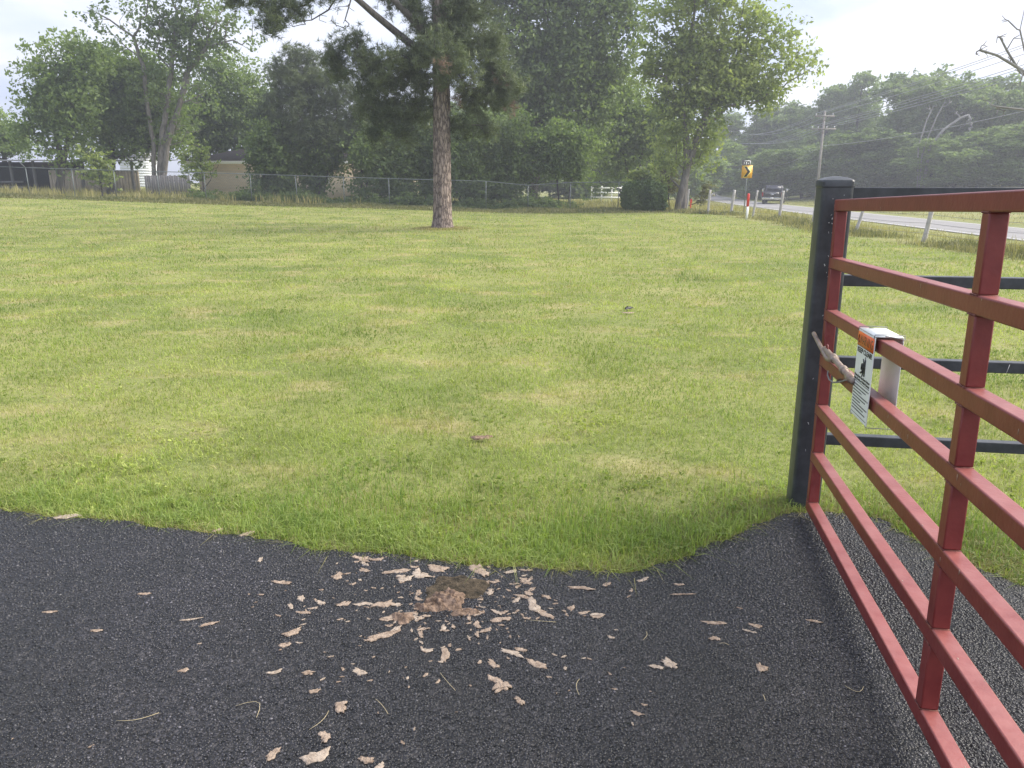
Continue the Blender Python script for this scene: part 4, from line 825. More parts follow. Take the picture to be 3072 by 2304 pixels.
mb = MB()
for s_ in ups:
    for k in range(7):
        for dz_ in ((0, T) if 0 < k < 6 else ((T,) if k == 0 else (0,))):
            a_ = gpt(s_ + .002, dd[k] + dz_, -T / 2 + .001); b_ = gpt(s_ + T - .002, dd[k] + dz_, -T / 2 + .001)
            pts_ = [a_ + (b_ - a_) * t for t in np.linspace(0, 1, 7)]; mb.tube(pts_, [.0024 * (1 + .35 * math.sin(i_ * 2.4 + k)) for i_ in range(7)], 5)
            a_ = gpt(s_ + T - .0012, dd[k] + dz_, -T / 2 + .002); b_ = gpt(s_ + T - .0012, dd[k] + dz_, T / 2 - .002); mb.tube([a_, (a_ + b_) / 2, b_], .0024, 5)
tag(mb.build('weld_beads', wm_, groot, smooth=True), kind='stuff')
# paint chips on the rails
def flecks(name, root, n, fn, m):
    mb = MB()
    for _ in range(n):
        c, Mx, sz = fn(); mb.box(c, sz, Mx)
    o = mb.build(name, m, root); tag(o, kind='stuff'); return o
def fr():
    k = random.randrange(7); s = random.uniform(0, 2.6); a = random.random()
    if a < .5: return gpt(s, dd[k] + random.uniform(.005, .045), -T / 2 - .0003), GM, (random.uniform(.001, .003), .0006, random.uniform(.003, .018))
    return gpt(s, dd[k] - .0003, random.uniform(-.02, .02)), GM, (random.uniform(.002, .01), random.uniform(.001, .003), .0006)
flecks('paint_chips', groot, 60, fr, M['palefl'])
# slam latch on the fourth rail
lroot = empty('gate_latch', (gp[0], gp[1], 0)); tag(lroot, 'rusty sliding gate latch with angled lever handle on the fourth red rail', 'latch')
Lz = .66; o_ = -.055
gp0 = np.array([gp[0], gp[1], 0])
def LP(x, y, Y, off=.016):   # point seen at x, y, standing just proud of the left face of the gate
    d = ray(x, y); n_ = side; q0 = gpt(0, 0, -T / 2 - off) + gp0; t = ((q0 - np.array([0, 0, CAMZ])) @ n_) / (d @ n_); return np.array([0, 0, CAMZ]) + d * t - gp0
MB().tube([LP(2474, 1046, 3.47), LP(2515, 1091, 3.34), LP(2562, 1146, 3.21)], .0125, 10).build('bolt', M['rust'], lroot, smooth=True)
MB().tube([LP(2441, 1000, 0, .03), LP(2466, 1048, 0, .026), LP(2481, 1076, 0, .026), LP(2489, 1079, 0, .026), LP(2501, 1076, 0, .022)], [.0095, .0095, .010, .011, .011], 10).build('lever_handle', M['rust'], lroot, smooth=True)
for pts_, rr_c in (([LP(2498, 1072, 3.395), LP(2504, 1079, 3.375)], .019), ([LP(2529, 1107, 3.30), LP(2534, 1113, 3.285)], .0175), ([LP(2545, 1126, 3.25), LP(2556, 1139, 3.225)], .0165)):
    MB().tube(pts_, rr_c, 12).build('collar', M['rust'], lroot, smooth=True)
MB().tube([LP(2484, 1112, 3.36), LP(2483, 1126, 3.35), LP(2488, 1139, 3.33), LP(2499, 1147, 3.31), LP(2515, 1147, 3.28), LP(2533, 1142, 3.25), LP(2552, 1136, 3.22)], .0035, 6).build('bracket', M['wire'], lroot, smooth=True)
MB().hull8([LP(2508, 1146, 3.27), LP(2548, 1139, 3.22), LP(2550, 1134, 3.24), LP(2512, 1139, 3.29)], [LP(2509, 1143, 3.27), LP(2548, 1136, 3.22), LP(2550, 1131, 3.24), LP(2513, 1136, 3.29)]).build('latch_plate', M['rust2'], lroot)
MB().hull8([LP(2462, 1062, 3.462), LP(2474, 1052, 3.462), LP(2538, 1116, 3.262), LP(2528, 1128, 3.262)], [LP(2462, 1062, 3.458), LP(2474, 1052, 3.458), LP(2538, 1116, 3.258), LP(2528, 1128, 3.258)]).build('backing_plate', M['rust2'], lroot) if 0 else None
ring_c = LP(2481, 1047, 3.45); MB().tube([ring_c + u * (.014 * math.cos(t)) + wv * (.019 * math.sin(t)) for t in np.linspace(0, 2 * math.pi, 15)], .0038, 6, cap=False).build('ring', M['red'], lroot, smooth=True)

# warning sign folded over the third rail
sroot = empty('warning_sign', (gp[0], gp[1], 0)); tag(sroot, 'white and orange warning sign folded over the third red rail of the gate', 'sign')
s0, s1 = .37, .62
# fit the panel to its corners seen in the photograph
def s_at(px, d, o):
    best = min(np.linspace(.1, 1.2, 441), key=lambda s: abs(projx(gpt(s, d, o) + [gp[0], gp[1], 0]) - px)); return best
def projx(p): 
    q = p - np.array([0, 0, CAMZ]); return 1536 + FPX * q[0] / (q @ FWD)
oF = -T / 2 - .012; oB = T / 2 + .03
s0 = s_at(2578, dd[2], oF); s1 = s_at(2627, dd[2], oF); print('sign', s0, s1)
dT, dBm = dd[2] - .006, dd[2] + .318
sc_ = (s0 + s1) / 2; sw = s1 - s0
MB().box(gpt(sc_, (dT + dBm) / 2, oF), (sw, .003, dBm - dT), GM).build('front_panel', M['white'], sroot, bevel=.001)
MB().box(gpt(sc_, (dT + dBm - .02) / 2, oB), (sw, .003, dBm - dT - .02), GM).build('back_panel', M['white'], sroot, bevel=.001)
MB().box(gpt(sc_, dT - .003, (oF + oB) / 2), (sw, oB - oF, .003), GM).build('top_fold', M['white'], sroot)
MB().box(gpt(sc_, dT + .032, oF - .0022), (sw * .96, .001, .052), GM).build('orange_band', M['orange'], sroot)
mb = MB()
for d in (dT + .059, dT + .192, dBm - .012): MB().box(gpt(sc_, d, oF - .0022), (sw * .93, .0008, .0016), GM).build('border_line', M['ink'], sroot)
# unreadable small print as broken lines
rs = random.Random(3)
for k in range(9):
    d = dT + .204 + k * .0115; s = s0 + .012; e_ = s1 - .012 - rs.random() * .05 * (k % 3)
    while s < e_:
        l = rs.uniform(.006, .018); mb.box(gpt(s + l / 2, d, oF - .0022), (min(l, e_ - s + .002), .0008, .0038), GM); s += l + .004
tag(mb.build('small_print', M['ink'], sroot), kind='stuff')
def text(body, s, d, size, m, name, width=None):
    cu = bpy.data.curves.new(name, 'FONT'); cu.body = body; cu.size = size; cu.align_x = 'CENTER'; cu.align_y = 'CENTER'; cu.extrude = .0003; cu.offset = .0004
    o = bpy.data.objects.new(name, cu); o.data.materials.append(m); C.objects.link(o); bpy.context.view_layer.update()
    if width: sx = width / max(o.dimensions.x, 1e-6)
    else: sx = 1
    Mx = Matrix.Identity(4); cx = -u
    # text reads toward +side-left viewer: x axis runs along the gate toward the camera
    for i in range(3): Mx[i][0] = u[i] * sx; Mx[i][1] = wv[i]; Mx[i][2] = -side[i]; Mx[i][3] = gpt(s, d, oF - .0026)[i]
    dg = bpy.context.evaluated_depsgraph_get(); me = bpy.data.meshes.new_from_object(o.evaluated_get(dg)); bpy.data.objects.remove(o)
    me.transform(Mx); o2 = bpy.data.objects.new(name, me); link(o2, sroot)
    if not me.materials: me.materials.append(m)
    return o2
text('WARNING', sc_ + .012, dT + .033, .046, M['ink'], 'warning_text', sw * .76)
mb = MB(); a_, b_, c_ = gpt(s0 + .010, dT + .047, oF - .0026), gpt(s0 + .034, dT + .047, oF - .0026), gpt(s0 + .022, dT + .018, oF - .0026)
mb.tube([a_, b_, c_, a_], .0016, 4); mb.build('alert_symbol', M['ink'], sroot)
text('KEEP CLEAR!', sc_, dT + .074, .026, M['ink'], 'keep_clear_text', sw * .86)
text('Moving Gate Can Cause Serious\nInjury, Death, or Vehicle Damage', sc_, dT + .176, .0125, M['ink'], 'injury_text', sw * .94)
mb = MB()
def q(s, d): return gpt(sc_ + s, dT + d, oF - .0026)
mb.box(q(.022, .128), (.014, .001, .062), GM); mb.box(q(.022, .093), (.004, .001, .014), GM)      # gate leaf
mb.tube([q(.012, .112), q(-.004, .098)], .0022, 4); mb.tube([q(.010, .115), q(.0, .104)], .002, 4)
for (a1, b1, r) in (((-.012, .118), (.012, .118), .0045), ((-.012, .118), (-.012, .138), .0045), ((-.012, .138), (.010, .138), .004), ((.010, .118), (.010, .138), .004), ((.006, .142), (-.022, .152), .0042), ((.010, .142), (-.002, .162), .0024)):
    mb.tube([q(*a1), q(*b1)], r, 6)
mb.build('crush_pictogram', M['ink'], sroot)
for s in (s0 + .006, s1 - .006):
    lo = [gpt(s, dT + .004, oF - .004), gpt(s, dT - .009, oF - .002), gpt(s + .004, dT - .012, (oF + oB) / 2), gpt(s, dT - .009, oB + .004), gpt(s, dT + .006, oB + .008), gpt(s + .012, dT + .002, oB - .002), gpt(s + .008, dT - .0065, oF + .03)]
    MB().tube(lo, .0016, 5).build('tie_wire', M['wire'], sroot)
MB().tube([gpt(s1 - .004, dBm - .004, oF - .004), gpt(s1 + .0, dBm + .004, oF - .002), gpt(s1 + .003, dBm + .004, .02), gpt(s1 + .01, dBm + .002, oB + .01)], .0016, 5).build('tie_wire', M['wire'], sroot)
MB().tube([gpt(s0 + .004, dBm - .006, oF - .004), gpt(s0 + .003, dBm + .006, oF - .002), gpt(s0 + .003, dBm + .006, .01)], .0022, 5).build('tie_wire', M['wire'], sroot)

# ------------------------------------------------------------ black fence and its post
froot = empty('black_fence', (1.49, 3.665, 0)); tag(froot, 'black square tube fence panel with four rails behind the red gate', 'fence')
fa = rad(9); fdir = np.array([math.cos(fa), -math.sin(fa), 0]); fn_ = np.array([math.sin(fa), math.cos(fa), 0]); FM = np.array([fdir, fn_, [0, 0, 1]]).T
for z in (1.585, 1.185, .79, .395):
    MB().box(fdir * 1.56 + [0, 0, z - .026], (2.98, .05, .052), FM).build('rail', M['black'], froot, bevel=.004)
    MB().box(fdir * 4.6 + [0, 0, z - .026], (2.96, .05, .052), FM).build('rail', M['black'], froot, bevel=.004)
def sqpost(root, c, hw, h, name='post'):
    mb = MB(); ring = []
    nseg = 5; rr = hw * .26
    for cx_, cy_, a0 in ((1, 1, 0), (-1, 1, 90), (-1, -1, 180), (1, -1, 270)):
        for t in range(nseg): a = rad(a0 + 90 * t / (nseg - 1)); ring.append((cx_ * (hw - rr) + rr * math.cos(a), cy_ * (hw - rr) + rr * math.sin(a)))
    ring = [tuple((FM @ np.array([x, y, 0]))[:2]) for x, y in ring]
    n_ = len(ring)
    def lay(levels, name, m, parent):
        V = []; F = []
        for (s, z) in levels: V += [(x * s + c[0], y * s + c[1], z) for x, y in ring]
        for i in range(len(levels) - 1): F += [(i * n_ + k, i * n_ + (k + 1) % n_, (i + 1) * n_ + (k + 1) % n_, (i + 1) * n_ + k) for k in range(n_)]
        F += [tuple(range(n_))[::-1], tuple((len(levels) - 1) * n_ + k for k in range(n_))]
        mb = MB(); mb.add(V, F); o = mb.build(name, m, parent); o.data.shade_smooth(); o.data.set_sharp_from_angle(angle=rad(30)); return o
    p = lay([(1, -.05), (1, h - .0305)], name, M['black'], root)
    lay([(1.0, h - .030), (1.035, h - .027), (1.035, h - .004), (.98, h + .003), (.6, h + .015), (.15, h + .019)], 'cap', M['black'], p)
    return p
sqpost(froot, (0, 0), .070, 1.615); sqpost(froot, tuple((fdir * 3.09)[:2]), .070, 1.615); sqpost(froot, tuple((fdir * 6.2)[:2]), .070, 1.615)
mb = MB()
for _ in range(46):
    z = random.gauss(1.3, .16) if random.random() < .7 else random.uniform(.15, 1.5); 
    if z > 1.58: continue
    c = -fn_ * .0702 + fdir * random.uniform(-.03, .036) + [0, 0, z]; mb.box(c, (random.uniform(.001, .004), .0008, random.uniform(.003, .014)), FM @ np.array(Matrix.Rotation(random.uniform(-.7, .7), 3, 'Y')))
for (s, z) in ((.85, .76), (1.25, .765), (.35, 1.165), (1.05, 1.56), (1.4, .37)): mb.box(fdir * s - fn_ * .0253 + [0, 0, z], (.002, .0008, .045), FM @ np.array(Matrix.Rotation(.2, 3, 'Y')))
tag(mb.build('paint_chips', M['chip'], froot), kind='stuff')

# ------------------------------------------------------------ litter on the driveway
def flake(p, q, wid, m, name, label, group=None, cat='bark flake', seed=0, thick=.004, curl=.002):
    rs_ = np.random.default_rng(seed); c = (p + q) / 2; d = q - p; Ln = max(np.linalg.norm(d[:2]), .008); a = math.atan2(d[1], d[0]); n = 26
    th = np.arange(n) * 2 * np.pi / n
    r = 1 + .10 * np.sin(2 * th + rs_.uniform(0, 6)) + .09 * np.sin(3 * th + rs_.uniform(0, 6)) + .12 * np.sin(5 * th + rs_.uniform(0, 6)) + .10 * np.sin(8 * th + rs_.uniform(0, 6)) + rs_.normal(0, .12, n)
    x = np.cos(th) * r * Ln / 2; y = np.sin(th) * r * wid / 2 + np.sin(x / Ln * 3 + rs_.uniform(0, 6)) * wid * .25
    V = []; rings = [(1, .0), (.97, .5), (.72, 1.0), (.35, .8)]; thick = thick * .6
    for s, hz in rings:
        for k in range(n):
            cz = min(curl, Ln * .05) * (abs(x[k] * s) / Ln * 2) ** 2; V.append((x[k] * s, y[k] * s, .0225 + thick * hz + (cz if hz else cz * .8) + (rs_.normal(0, thick * .25) if hz > .5 else 0)))
    V.append((0, 0, .0225 + thick * .8)); F = []
    for i in range(3): F += [(i * n + k, i * n + (k + 1) % n, (i + 1) * n + (k + 1) % n, (i + 1) * n + k) for k in range(n)]
    T_ = [(3 * n + k, 3 * n + (k + 1) % n, 4 * n) for k in range(n)]
    o = obj(name, V, [np.array(F), np.array(T_)], m); o.location = (c[0], c[1], 0); o.rotation_euler = (0, 0, a); return tag(o, label, cat, group)
z9 = lambda u_, v_: G(900 + u_ / 2.212, 1600 + v_ / 2.212, .022)
z10 = lambda u_, v_: G(u_ / 1.943, 1450 + v_ / 1.943, .022)
z11 = lambda u_, v_: G(1700 + u_ / 1.835, 1400 + v_ / 1.835, .022)
sd0 = 100
big = [(z9, 0, 1520, 190, 1430, .045, 'long tan bark slab at the bottom edge of the drive, left of centre'), (z9, 1250, 950, 1320, 1000, .03, 'upper lobe of the paired tan flakes in the lower middle'), (z9, 1280, 1030, 1390, 1030, .06, 'rounded tan bark flake in the lower middle of the drive'),
       (z10, 1570, 1620, 1620, 1545, .028, 'pointed pale bark flake left of the long slab at the bottom edge'), (z11, 525, 1085, 605, 1085, .05, 'yellowish round chip right of centre on the drive'), (z11, 1040, 1090, 1110, 1120, .035, 'pale ragged chip far right near the gate'),
       (z9, 450, 715, 650, 640, .035, 'long pair of tan flakes lower left of the bark heap'), (z9, 480, 500, 620, 450, .045, 'broad tan flake left of the bark heap'), (z9, 1510, 440, 1600, 520, .045, 'tan flake right of the bark heap'), (z9, 1560, 520, 1690, 565, .03, 'curved tan flake at the right end of the heap spill'),
       (z9, 1250, 580, 1400, 575, .03, 'flat flake just below right of the bark heap'), (z9, 1430, 415, 1560, 440, .025, 'upper right spill flake'), (z9, 770, 250, 850, 290, .06, 'ragged flake at the upper left rim of the dirt spot'), (z9, 850, 215, 980, 240, .05, 'wide flake at the top rim of the dirt spot'),
       (z9, 1160, 200, 1230, 290, .05, 'upright flake at the upper right rim of the dirt spot'), (z9, 550, 260, 740, 250, .03, 'long curved flake upper left of the heap'), (z9, 640, 300, 740, 285, .05, 'thick flake right below the long curved flake'), (z9, 210, 300, 290, 265, .04, 'isolated triangular flake far upper left'),
       (z9, 345, 160, 450, 185, .03, 'flake near the grass edge, upper left group'), (z9, 480, 185, 545, 165, .03, 'flake nearest the grass, right of the upper left group'), (z9, 1345, 770, 1470, 830, .03, 'twisted flake lower right of the heap'), (z9, 1510, 840, 1650, 890, .03, 'knobbly long flake lower right'),
       (z9, 1240, 850, 1320, 885, .026, 'small curved flake under the twisted flake'), (z9, 940, 760, 980, 850, .03, 'crooked upright flake below the heap'), (z9, 350, 920, 440, 920, .035, 'butterfly shaped flake lower left'), (z9, 255, 1190, 310, 1130, .045, 'pale oval flake lower left'),
       (z9, 1425, 1120, 1485, 1115, .035, 'small square flake right of the rounded one'), (z9, 415, 1530, 470, 1490, .04, 'flake cut by the bottom edge, centre left'), (z9, 500, 1550, 560, 1540, .03, 'pinkish flake cut by the bottom edge'), (z9, 780, 575, 850, 545, .025, 'slim flake tucked under the heap, left'),
       (z11, 20, 665, 140, 680, .028, 'long flake below the grass bulge'), (z11, 0, 780, 45, 775, .03, 'small flake left of the leaf shaped chip'), (z11, 130, 820, 205, 815, .022, 'winged chip right of the spill'), (z11, 750, 855, 870, 862, .022, 'slim orange chip right of centre'),
       (z11, 1000, 870, 1075, 880, .022, 'arched chip near the gate'), (z11, 785, 945, 840, 955, .028, 'square chip right of centre'), (z11, 965, 900, 1040, 915, .012, 'sliver below the arched chip near the gate'), (z11, 1315, 848, 1405, 858, .014, 'slim sliver closest to the red gate'), (z11, 570, 708, 695, 703, .010, 'long thin straw coloured sliver right of the grass bulge'),
       (z10, 1590, 580, 1700, 575, .028, 'oval flake upper left of the spill'), (z10, 1730, 670, 1780, 675, .035, 'star shaped flake left of the spill'), (z10, 1650, 885, 1755, 850, .032, 'slanting flake left of the pink stain'), (z10, 1620, 950, 1695, 930, .025, 'flake at the top of the pink stain'), (z10, 1760, 1115, 1830, 1105, .025, 'oval flake right of the pink stain'),
       (z10, 1640, 1090, 1560, 1110, .018, 'curved chip below the pink stain'), (z10, 245, 755, 335, 745, .014, 'yellowish chip farthest left'), (z10, 525, 865, 600, 855, .016, 'curled chip on the left of the drive'), (z10, 800, 650, 885, 640, .014, 'slim chip upper left of the drive'), (z10, 1060, 800, 1160, 790, .010, 'thin sliver left of centre'), (z10, 1170, 830, 1260, 815, .02, 'chip beside the thin sliver left of centre'),
       (z10, 1035, 1100, 1100, 1080, .02, 'small chip in the left centre'), (z10, 1800, 1225, 1860, 1200, .02, 'reddish chip lower left'), (z10, 330, 195, 470, 190, .05, 'tan clod at the lawn edge, far left'), (z10, 1410, 295, 1470, 300, .05, 'tan clod at the lawn edge, left of the spill'), (z10, 1245, 275, 1290, 275, .035, 'pale clod at the lawn edge')]
for k, (zf, u1, v1, u2, v2, wd_, lab) in enumerate(big):
    flake(zf(u1, v1), zf(u2, v2), wd_ * .95, M['flake'] if k % 4 else M['palefl'], 'bark_flake', lab, 'bark flakes strewn on the driveway', seed=k, thick=.006 if wd_ > .03 else .004)
# many small crumbs around the heap
cen = G(1345, 1790, .022); ncr = 0
for k in range(430):
    a = RNG.uniform(0, 6.28); r = abs(RNG.normal(0, .30)) + .09; p = np.array([cen[0] + r * 1.25 * math.cos(a), cen[1] - .05 + r * math.sin(a), .022])
    if k > 320: p = np.array([RNG.uniform(-1.6, 1.5), RNG.uniform(1.35, 2.7), .022])
    if not inpoly(p[:1], p[1:2] + .02, poly)[0] or p[0] > 1.25 or ncr >= 298: continue
    ncr += 1
    l = RNG.uniform(.006, .024) if k % 4 or k > 335 else RNG.uniform(.025, .055); aa = math.atan2(p[1] - cen[1], p[0] - cen[0]) + RNG.normal(0, .7)
    dv = np.array([math.cos(aa), math.sin(aa), 0]) * l / 2
    flake(p - dv, p + dv, l * RNG.uniform(.3, .6), M['palefl'] if k % 3 == 0 else M['flake'], 'bark_crumb', 'small tan bark crumb among many on the black asphalt', 'small bark crumbs strewn on the driveway', 'bark crumb', seed=500 + k, thick=.003, curl=.002)
# heap, slab and dirt spot
def lump(name, label, p, rx, ry, h, m, seed, rough=.5, cat='bark clump', z0=.0225):
    rs_ = np.random.default_rng(seed); nr, na = 14, 40; V = [(0, 0, h)]; ph = rs_.uniform(0, 6.28, 6)
    for i in range(1, nr + 1):
        s = i / nr
        for k in range(na):
            a = k * 2 * np.pi / na; e = 1 + .18 * math.sin(2 * a + ph[0]) + .15 * math.sin(3 * a + ph[1]) + .10 * math.sin(7 * a + ph[2]); hz = h * (1 - s ** 2.2)
            if i < nr: xx, yy = s * rx * math.cos(a), s * ry * math.sin(a); hz += h * rough * (.35 * math.sin(xx * 190 + ph[3]) * math.sin(yy * 170 + ph[4]) + .3 * math.sin(xx * 90 + yy * 120 + ph[5]) + .10 * rs_.normal())
            V.append((s * rx * e * math.cos(a), s * ry * e * math.sin(a), max(hz, .0) if i < nr else -.002))
    F = [(1 + (i - 1) * na + k, 1 + i * na + k, 1 + i * na + (k + 1) % na, 1 + (i - 1) * na + (k + 1) % na) for i in range(1, nr) for k in range(na)]
    Tt = [(0, 1 + k, 1 + (k + 1) % na) for k in range(na)]
    o = obj(name, V, [np.array(F), np.array(Tt)], m, smooth=False); o.location = (p[0], p[1], z0); return tag(o, label, cat)
lump('dirt_spot', 'round brown dirt spot in the asphalt behind the bark heap', G(1362, 1770, .022), .115, .13, .009, M['dirt'], 3, .3, 'dirt spot', .0235)
lump('bark_heap', 'large crumbly tan bark heap in the middle of the driveway', G(1343, 1803, .022), .088, .062, .026, M['clump'], 5, .9)
lump('bark_heap', 'low crumbled bark lump at the left foot of the large heap', G(1285, 1825, .022), .06, .028, .016, M['clump'], 6, .9)
lump('bark_heap', 'flat square bark slab lower left of the large heap', G(1209, 1855, .022), .038, .045, .014, M['clump'], 8, .6)
lump('bark_heap', 'thin crumbled bark band at the right foot of the large heap', G(1400, 1838, .022), .07, .02, .012, M['clump'], 9, .8)
o = lump('pink_stain', 'faint pinkish grit stain on the left of the driveway', G(790, 1955, .022), .11, .06, .0003, mat('pinkish_grit', (.02, .019, .019), .8, var=(.12, .085, .08), scale=160, ramp=(.5, .72), bump=.8, bscale=200), 12, .4, 'grit stain', .0215)
for k in range(28):
    p = np.array([RNG.uniform(-1.7, 1.4), RNG.uniform(1.2, 2.7), .026])
    if not inpoly(p[:1], p[1:2] + .05, poly)[0] or p[0] > 1.2: continue
    a = RNG.uniform(0, 3.14); l = RNG.uniform(.03, .12); b_ = RNG.normal(0, .2) * l; dx, dy = math.cos(a), math.sin(a)
    pts = [(t * l * dx - math.sin(math.pi * t) * b_ * dy, t * l * dy + math.sin(math.pi * t) * b_ * dx, .0245 + .004 * math.sin(math.pi * t)) for t in np.linspace(0, 1, 6)]
    o = MB().tube(pts, .0008, 4).build('fallen_needle', M['straw']); o.location = (p[0], p[1], 0); tag(o, 'thin dry pine needle lying on the black asphalt', 'pine needle', 'dry pine needles fallen on the driveway')
flake(G(1872, 934, .0), G(1898, 930, .0), .05, M['ink'], 'dark_clod', 'small dark clod lying on the lawn right of centre', cat='clod', seed=77, thick=.04)
flake(G(1868, 944, .0), G(1902, 944, .0), .05, M['flake'], 'pale_clod', 'pale flat clod just in front of the dark one on the lawn', cat='clod', seed=78, thick=.012)
flake(G(1410, 1325, .0), G(1475, 1322, .0), .05, M['clump'], 'brown_clod', 'brown bark scrap lying in the lawn left of the gate', cat='clod', seed=79, thick=.02)

# ------------------------------------------------------------ signs, marker
p = PT(2231, 46); root = empty('chevron_sign', p); tag(root, 'yellow road sign with black right pointing chevron on a thin pole', 'sign')
c0 = P(2241, 515, 46) - p; W2 = 31 / FPX * 46 / 2 * 1.0; H2 = 36 / FPX * 46 / 2
MB().tube([(0, 0, -.2), (.04, .03, c0[2] + H2 + .2)], .028, 8).build('pole', M['galv'], root, smooth=True)
MB().box(c0, (2 * W2, .012, 2 * H2)).build('plate', M['yellow'], root)
def chev(m, s, yo, name):
    x, h, tk = W2, H2 * .86, W2 * .62
    pts = [(-x * .62, h), (-x * .62 + tk, h), (x * .78, 0), (-x * .62 + tk, -h), (-x * .62, -h), (x * .78 - tk, 0)]
    cx_, cy_ = .0, 0; pts = [((a_ - .02) * s[0] + .02 * 0, b_ * s[1]) for a_, b_ in pts]
    V = [(c0[0] + a_, c0[1] - yo, c0[2] + b_) for a_, b_ in pts] + [(c0[0] + a_, c0[1] - yo + .002, c0[2] + b_) for a_, b_ in pts]
    mb = MB(); mb.add(V, [(0, 1, 2, 5), (5, 2, 3, 4)] + [(k_, 6 + k_, 6 + (k_ + 1) % 6, (k_ + 1) % 6) for k_ in range(6)]); return mb.build(name, m, root)
chev(M['paleyellow'], (1.22, 1.06), .0085, 'chevron_outline'); chev(M['ink'], (.86, .93), .0125, 'chevron')
c1 = P(2240, 488, 46) - p
MB().box(c1, (.52, .05, .30)).build('upper_panel', mat('dull_panel_back', (.12, .11, .115), .6), root, bevel=.01)
MB().box(c1 + [.02, -.028, .10], (.30, .006, .045)).box(c1 + [.20, -.028, 0], (.045, .006, .22)).box(c1 + [-.02, -.028, -.04], (.05, .006, .15)).box(c1 + [-.14, -.028, -.02], (.03, .006, .10)).box(c1 + [.09, -.028, -.05], (.04, .006, .08)).build('panel_brackets', M['fascia'], root)
p = PT(2240, 36.5); root = empty('marker_post', p); tag(root, 'white utility marker post with red top beside the wire fence', 'marker post')
MB().tube([(0, 0, -.1), (0, 0, .58)], .055, 12).build('post', M['fascia'], root, smooth=True); MB().tube([(0, 0, .582), (0, 0, 1.12), (0, 0, 1.17)], [.06, .06, .03], 12).build('red_sleeve', M['redmark'], root, smooth=True)
p = PT(2071, 47); MBo = MB().box((0, 0, .25), (.07, .02, .5)).box((.01, 0, .62), (.12, .02, .24)).build('marker_flag', M['redmark'], bevel=.005); MBo.location = tuple(p); tag(MBo, 'tiny orange marker at the foot of the leaning tree', 'marker')

# ------------------------------------------------------------ utility poles and lines
poles = []
def upole(p, h, label, rz):
    root = empty('utility_pole', p, rz); tag(root, label, 'utility pole', 'utility poles along the far side of the road')
    MB().tube([(0, 0, -.3), (.03, 0, h)], [.17, .11], 10).build('pole', M['pole'], root, smooth=True)
    att = []
    for zc, xs_ in ((h - .55, (-.95, .9)), (h - 1.9, (-1.25, -.6, .35, 1.2))):
        wd_ = 2.2 if zc > h - 1 else 2.8
        MB().box((0, -.16, zc), (wd_, .11, .14)).build('crossarm', M['pole'], root)
        MB().tube([(-.6, -.16, zc - .05), (0, -.12, zc - .5)], .025, 4).tube([(.6, -.16, zc - .05), (0, -.12, zc - .5)], .025, 4).build('brace', M['pole'], root)
        for x in xs_:
            MB().tube([(x, -.16, zc + .07), (x, -.16, zc + .30)], [.07, .045], 8).build('insulator', M['ceramic'], root, smooth=True); att.append((x, -.16, zc + .30))
    att.append((0, 0, h - .1)); att.append((0, -.17, h - 3.7)); Mr = np.array(Matrix.Rotation(rz, 3, 'Z'))
    return [np.array(p) + Mr @ np.array(a_) for a_ in att]
p1 = PT(2447, 90); h1 = P(2468, 333, 90)[2] - p1[2]; a1 = upole(p1, h1, 'nearest utility pole with two crossarms, rising behind the black gate post', 0)
p2 = PT(2214, 140); h2 = P(2228, 398, 140)[2] - p2[2]; a2 = upole(p2, h2, 'farther utility pole behind the chevron sign', -.1)
p3 = PT(2112, 200); h3 = P(2117, 440, 200)[2] - p3[2]; a3 = upole(p3, h3, 'farthest utility pole just right of the leaning tree', -.2)
p0 = np.array([33.0, 26, float(ground_z(33.0, 26))]); a0 = upole(p0, 12.6, 'utility pole standing beyond the right frame edge', .15)
nm = ['upper arm left', 'upper arm right', 'lower arm far left', 'lower arm inner left', 'lower arm inner right', 'lower arm far right', 'pole top', 'low']
def spans(A_, B_, sg, lab):
    for k_, (a_, b_) in enumerate(zip(A_, B_)):
        t = np.linspace(0, 1, 17)[:, None]; s_ = sg * (2.2 if k_ == 7 else 1); pts = a_ + (b_ - a_) * t; pts[:, 2] -= 4 * s_ * (t * (1 - t))[:, 0]
        tag(MB().tube(pts, .022, 4).build('power_line', M['cable'], smooth=True), nm[k_] + ' overhead wire ' + lab, 'power line', 'overhead wires along the road')
spans(a1, a0, .45, 'from the nearest pole up to the right frame edge'); spans(a2, a1, .9, 'between the nearest pole and the pole behind the chevron'); spans(a3, a2, .7, 'beyond the pole behind the chevron')

# ------------------------------------------------------------ pickup truck seen from behind
tp_ = PT(2314, 88); root = empty('pickup_truck', tp_ + [0, 0, .03], rad(-22)); root.scale = (1.1, 1.1, 1.06); tag(root, 'dark pickup truck driving away on the road', 'pickup truck')
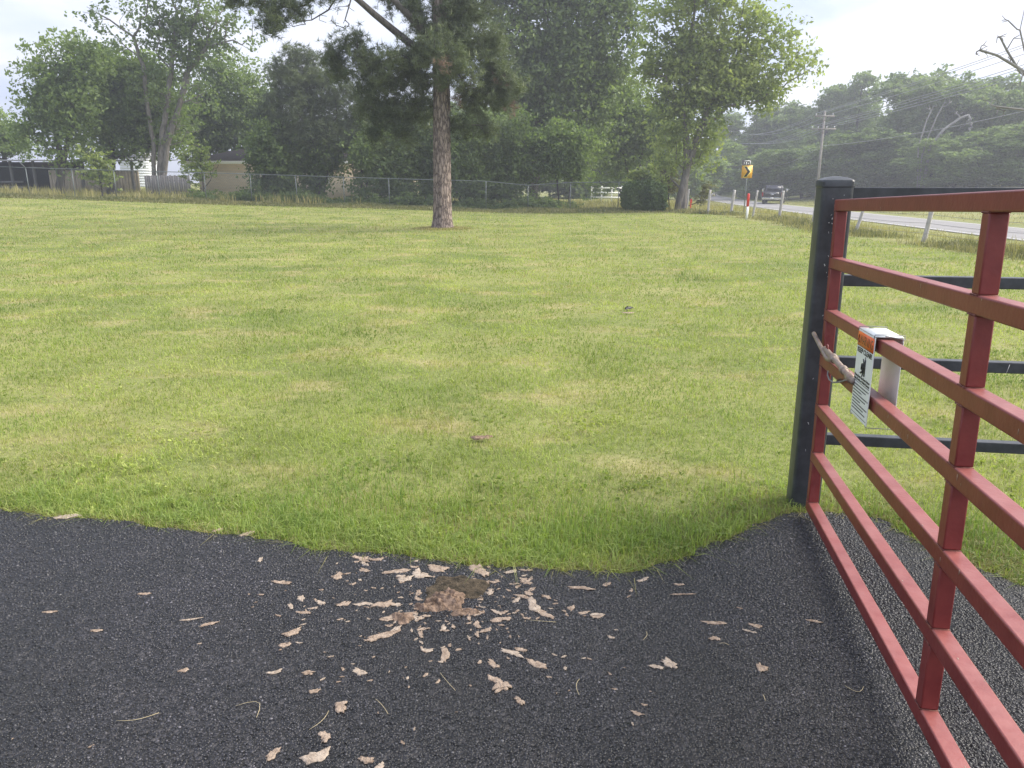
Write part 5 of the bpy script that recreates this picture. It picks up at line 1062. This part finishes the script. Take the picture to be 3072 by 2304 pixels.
# local: x right, y forward, z up. rear bumper at y=0
def sect(prof, y0, y1, wd0, wd1, name, m, parent=root, bevel=.04):
    n_ = len(prof)
def body():
    mb = MB()
    mb.hull8([(-1.0, .1, .55), (1.0, .1, .55), (1.0, 5.7, .55), (-1.0, 5.7, .55)], [(-.98, .1, 1.12), (.98, .1, 1.12), (.98, 5.6, 1.12), (-.98, 5.6, 1.12)])
    mb.hull8([(-.96, 4.2, 1.121), (.96, 4.2, 1.121), (.94, 5.6, 1.121), (-.94, 5.6, 1.121)], [(-.92, 4.2, 1.28), (.92, 4.2, 1.28), (.88, 5.4, 1.2), (-.88, 5.4, 1.2)])
    for s in (-1, 1): mb.box((s * .93, 1.0, 1.22), (.1, 1.8, .2))
    mb.build('body', M['paint'], root, bevel=.05)
    mb = MB(); mb.hull8([(-.95, 1.95, 1.125), (.95, 1.95, 1.125), (.95, 4.6, 1.125), (-.95, 4.6, 1.125)], [(-.76, 2.15, 1.93), (.76, 2.15, 1.93), (.76, 3.7, 1.95), (-.76, 3.7, 1.95)]); mb.build('cab', M['paint'], root, bevel=.06)
    MB().hull8([(-.78, 1.94, 1.32), (.78, 1.94, 1.32), (.78, 2.02, 1.32), (-.78, 2.02, 1.32)], [(-.68, 2.06, 1.82), (.68, 2.06, 1.82), (.68, 2.14, 1.82), (-.68, 2.14, 1.82)]).build('rear_window', M['glass'], root)
    for s in (-1, 1): MB().hull8([(s * .925, 2.2, 1.32), (s * .94, 2.2, 1.32), (s * .94, 4.2, 1.32), (s * .925, 4.2, 1.32)], [(s * .79, 2.35, 1.84), (s * .81, 2.35, 1.84), (s * .81, 3.7, 1.84), (s * .79, 3.7, 1.84)]).build('side_window', M['glass'], root)
    MB().box((0, .05, .95), (1.72, .08, .62)).build('tailgate', M['paint'], root, bevel=.03)
    MB().box((0, -.005, 1.12), (1.3, .02, .05)).box((0, -.0, 1.0), (.34, .02, .08)).build('tailgate_trim', M['chrome'], root)
    MB().box((0, -.10, .56), (1.95, .18, .20)).build('bumper', M['chrome'], root, bevel=.03)
    MB().box((0, -.2, .60), (.32, .01, .15)).build('licence_plate', M['fascia'], root)
    for s in (-1, 1):
        MB().box((s * .93, .04, 1.0), (.13, .1, .42)).build('tail_light', M['tail'], root, bevel=.02)
        m_ = MB().box((s * 1.2, 3.6, 1.38), (.22, .10, .30)).build('mirror', M['chrome'], root, bevel=.03); MB().tube([(s * .95, 3.6, 1.3), (s * 1.12, 3.6, 1.35)], .03, 6).build('mirror_arm', M['rubber'], m_)
        for y in (1.2, 4.75):
            wm = MB().tube([(s * .74, y, .40), (s * .76, y, .40), (s * .98, y, .40), (s * 1.0, y, .40)], [.36, .40, .40, .36], 22).build('wheel', M['rubber'], root, smooth=False); MB().tube([(s * .99, y, .40), (s * 1.012, y, .40)], [.24, .22], 18).build('rim', M['chrome'], wm)
    MB().box((0, 1.6, .42), (1.3, 2.8, .16)).build('chassis', M['rubber'], root)
body()

# ------------------------------------------------------------ hazy air
mb = MB(); mb.box((0, 300, 24), (1410, 1210, 54)); hz = mb.build('haze', None); tag(hz, 'thin pale haze in the air over the whole scene', 'haze', kind='stuff')
hm = bpy.data.materials.new('haze'); hm.use_nodes = True; t = hm.node_tree; t.nodes.clear(); o_ = N(t, 'ShaderNodeOutputMaterial'); vp = N(t, 'ShaderNodeVolumePrincipled')
vp.inputs['Color'].default_value = (.86, .90, 1, 1); vp.inputs['Density'].default_value = .0017; vp.inputs['Anisotropy'].default_value = .3
t.links.new(vp.outputs[0], o_.inputs['Volume']); hz.data.materials.append(hm)
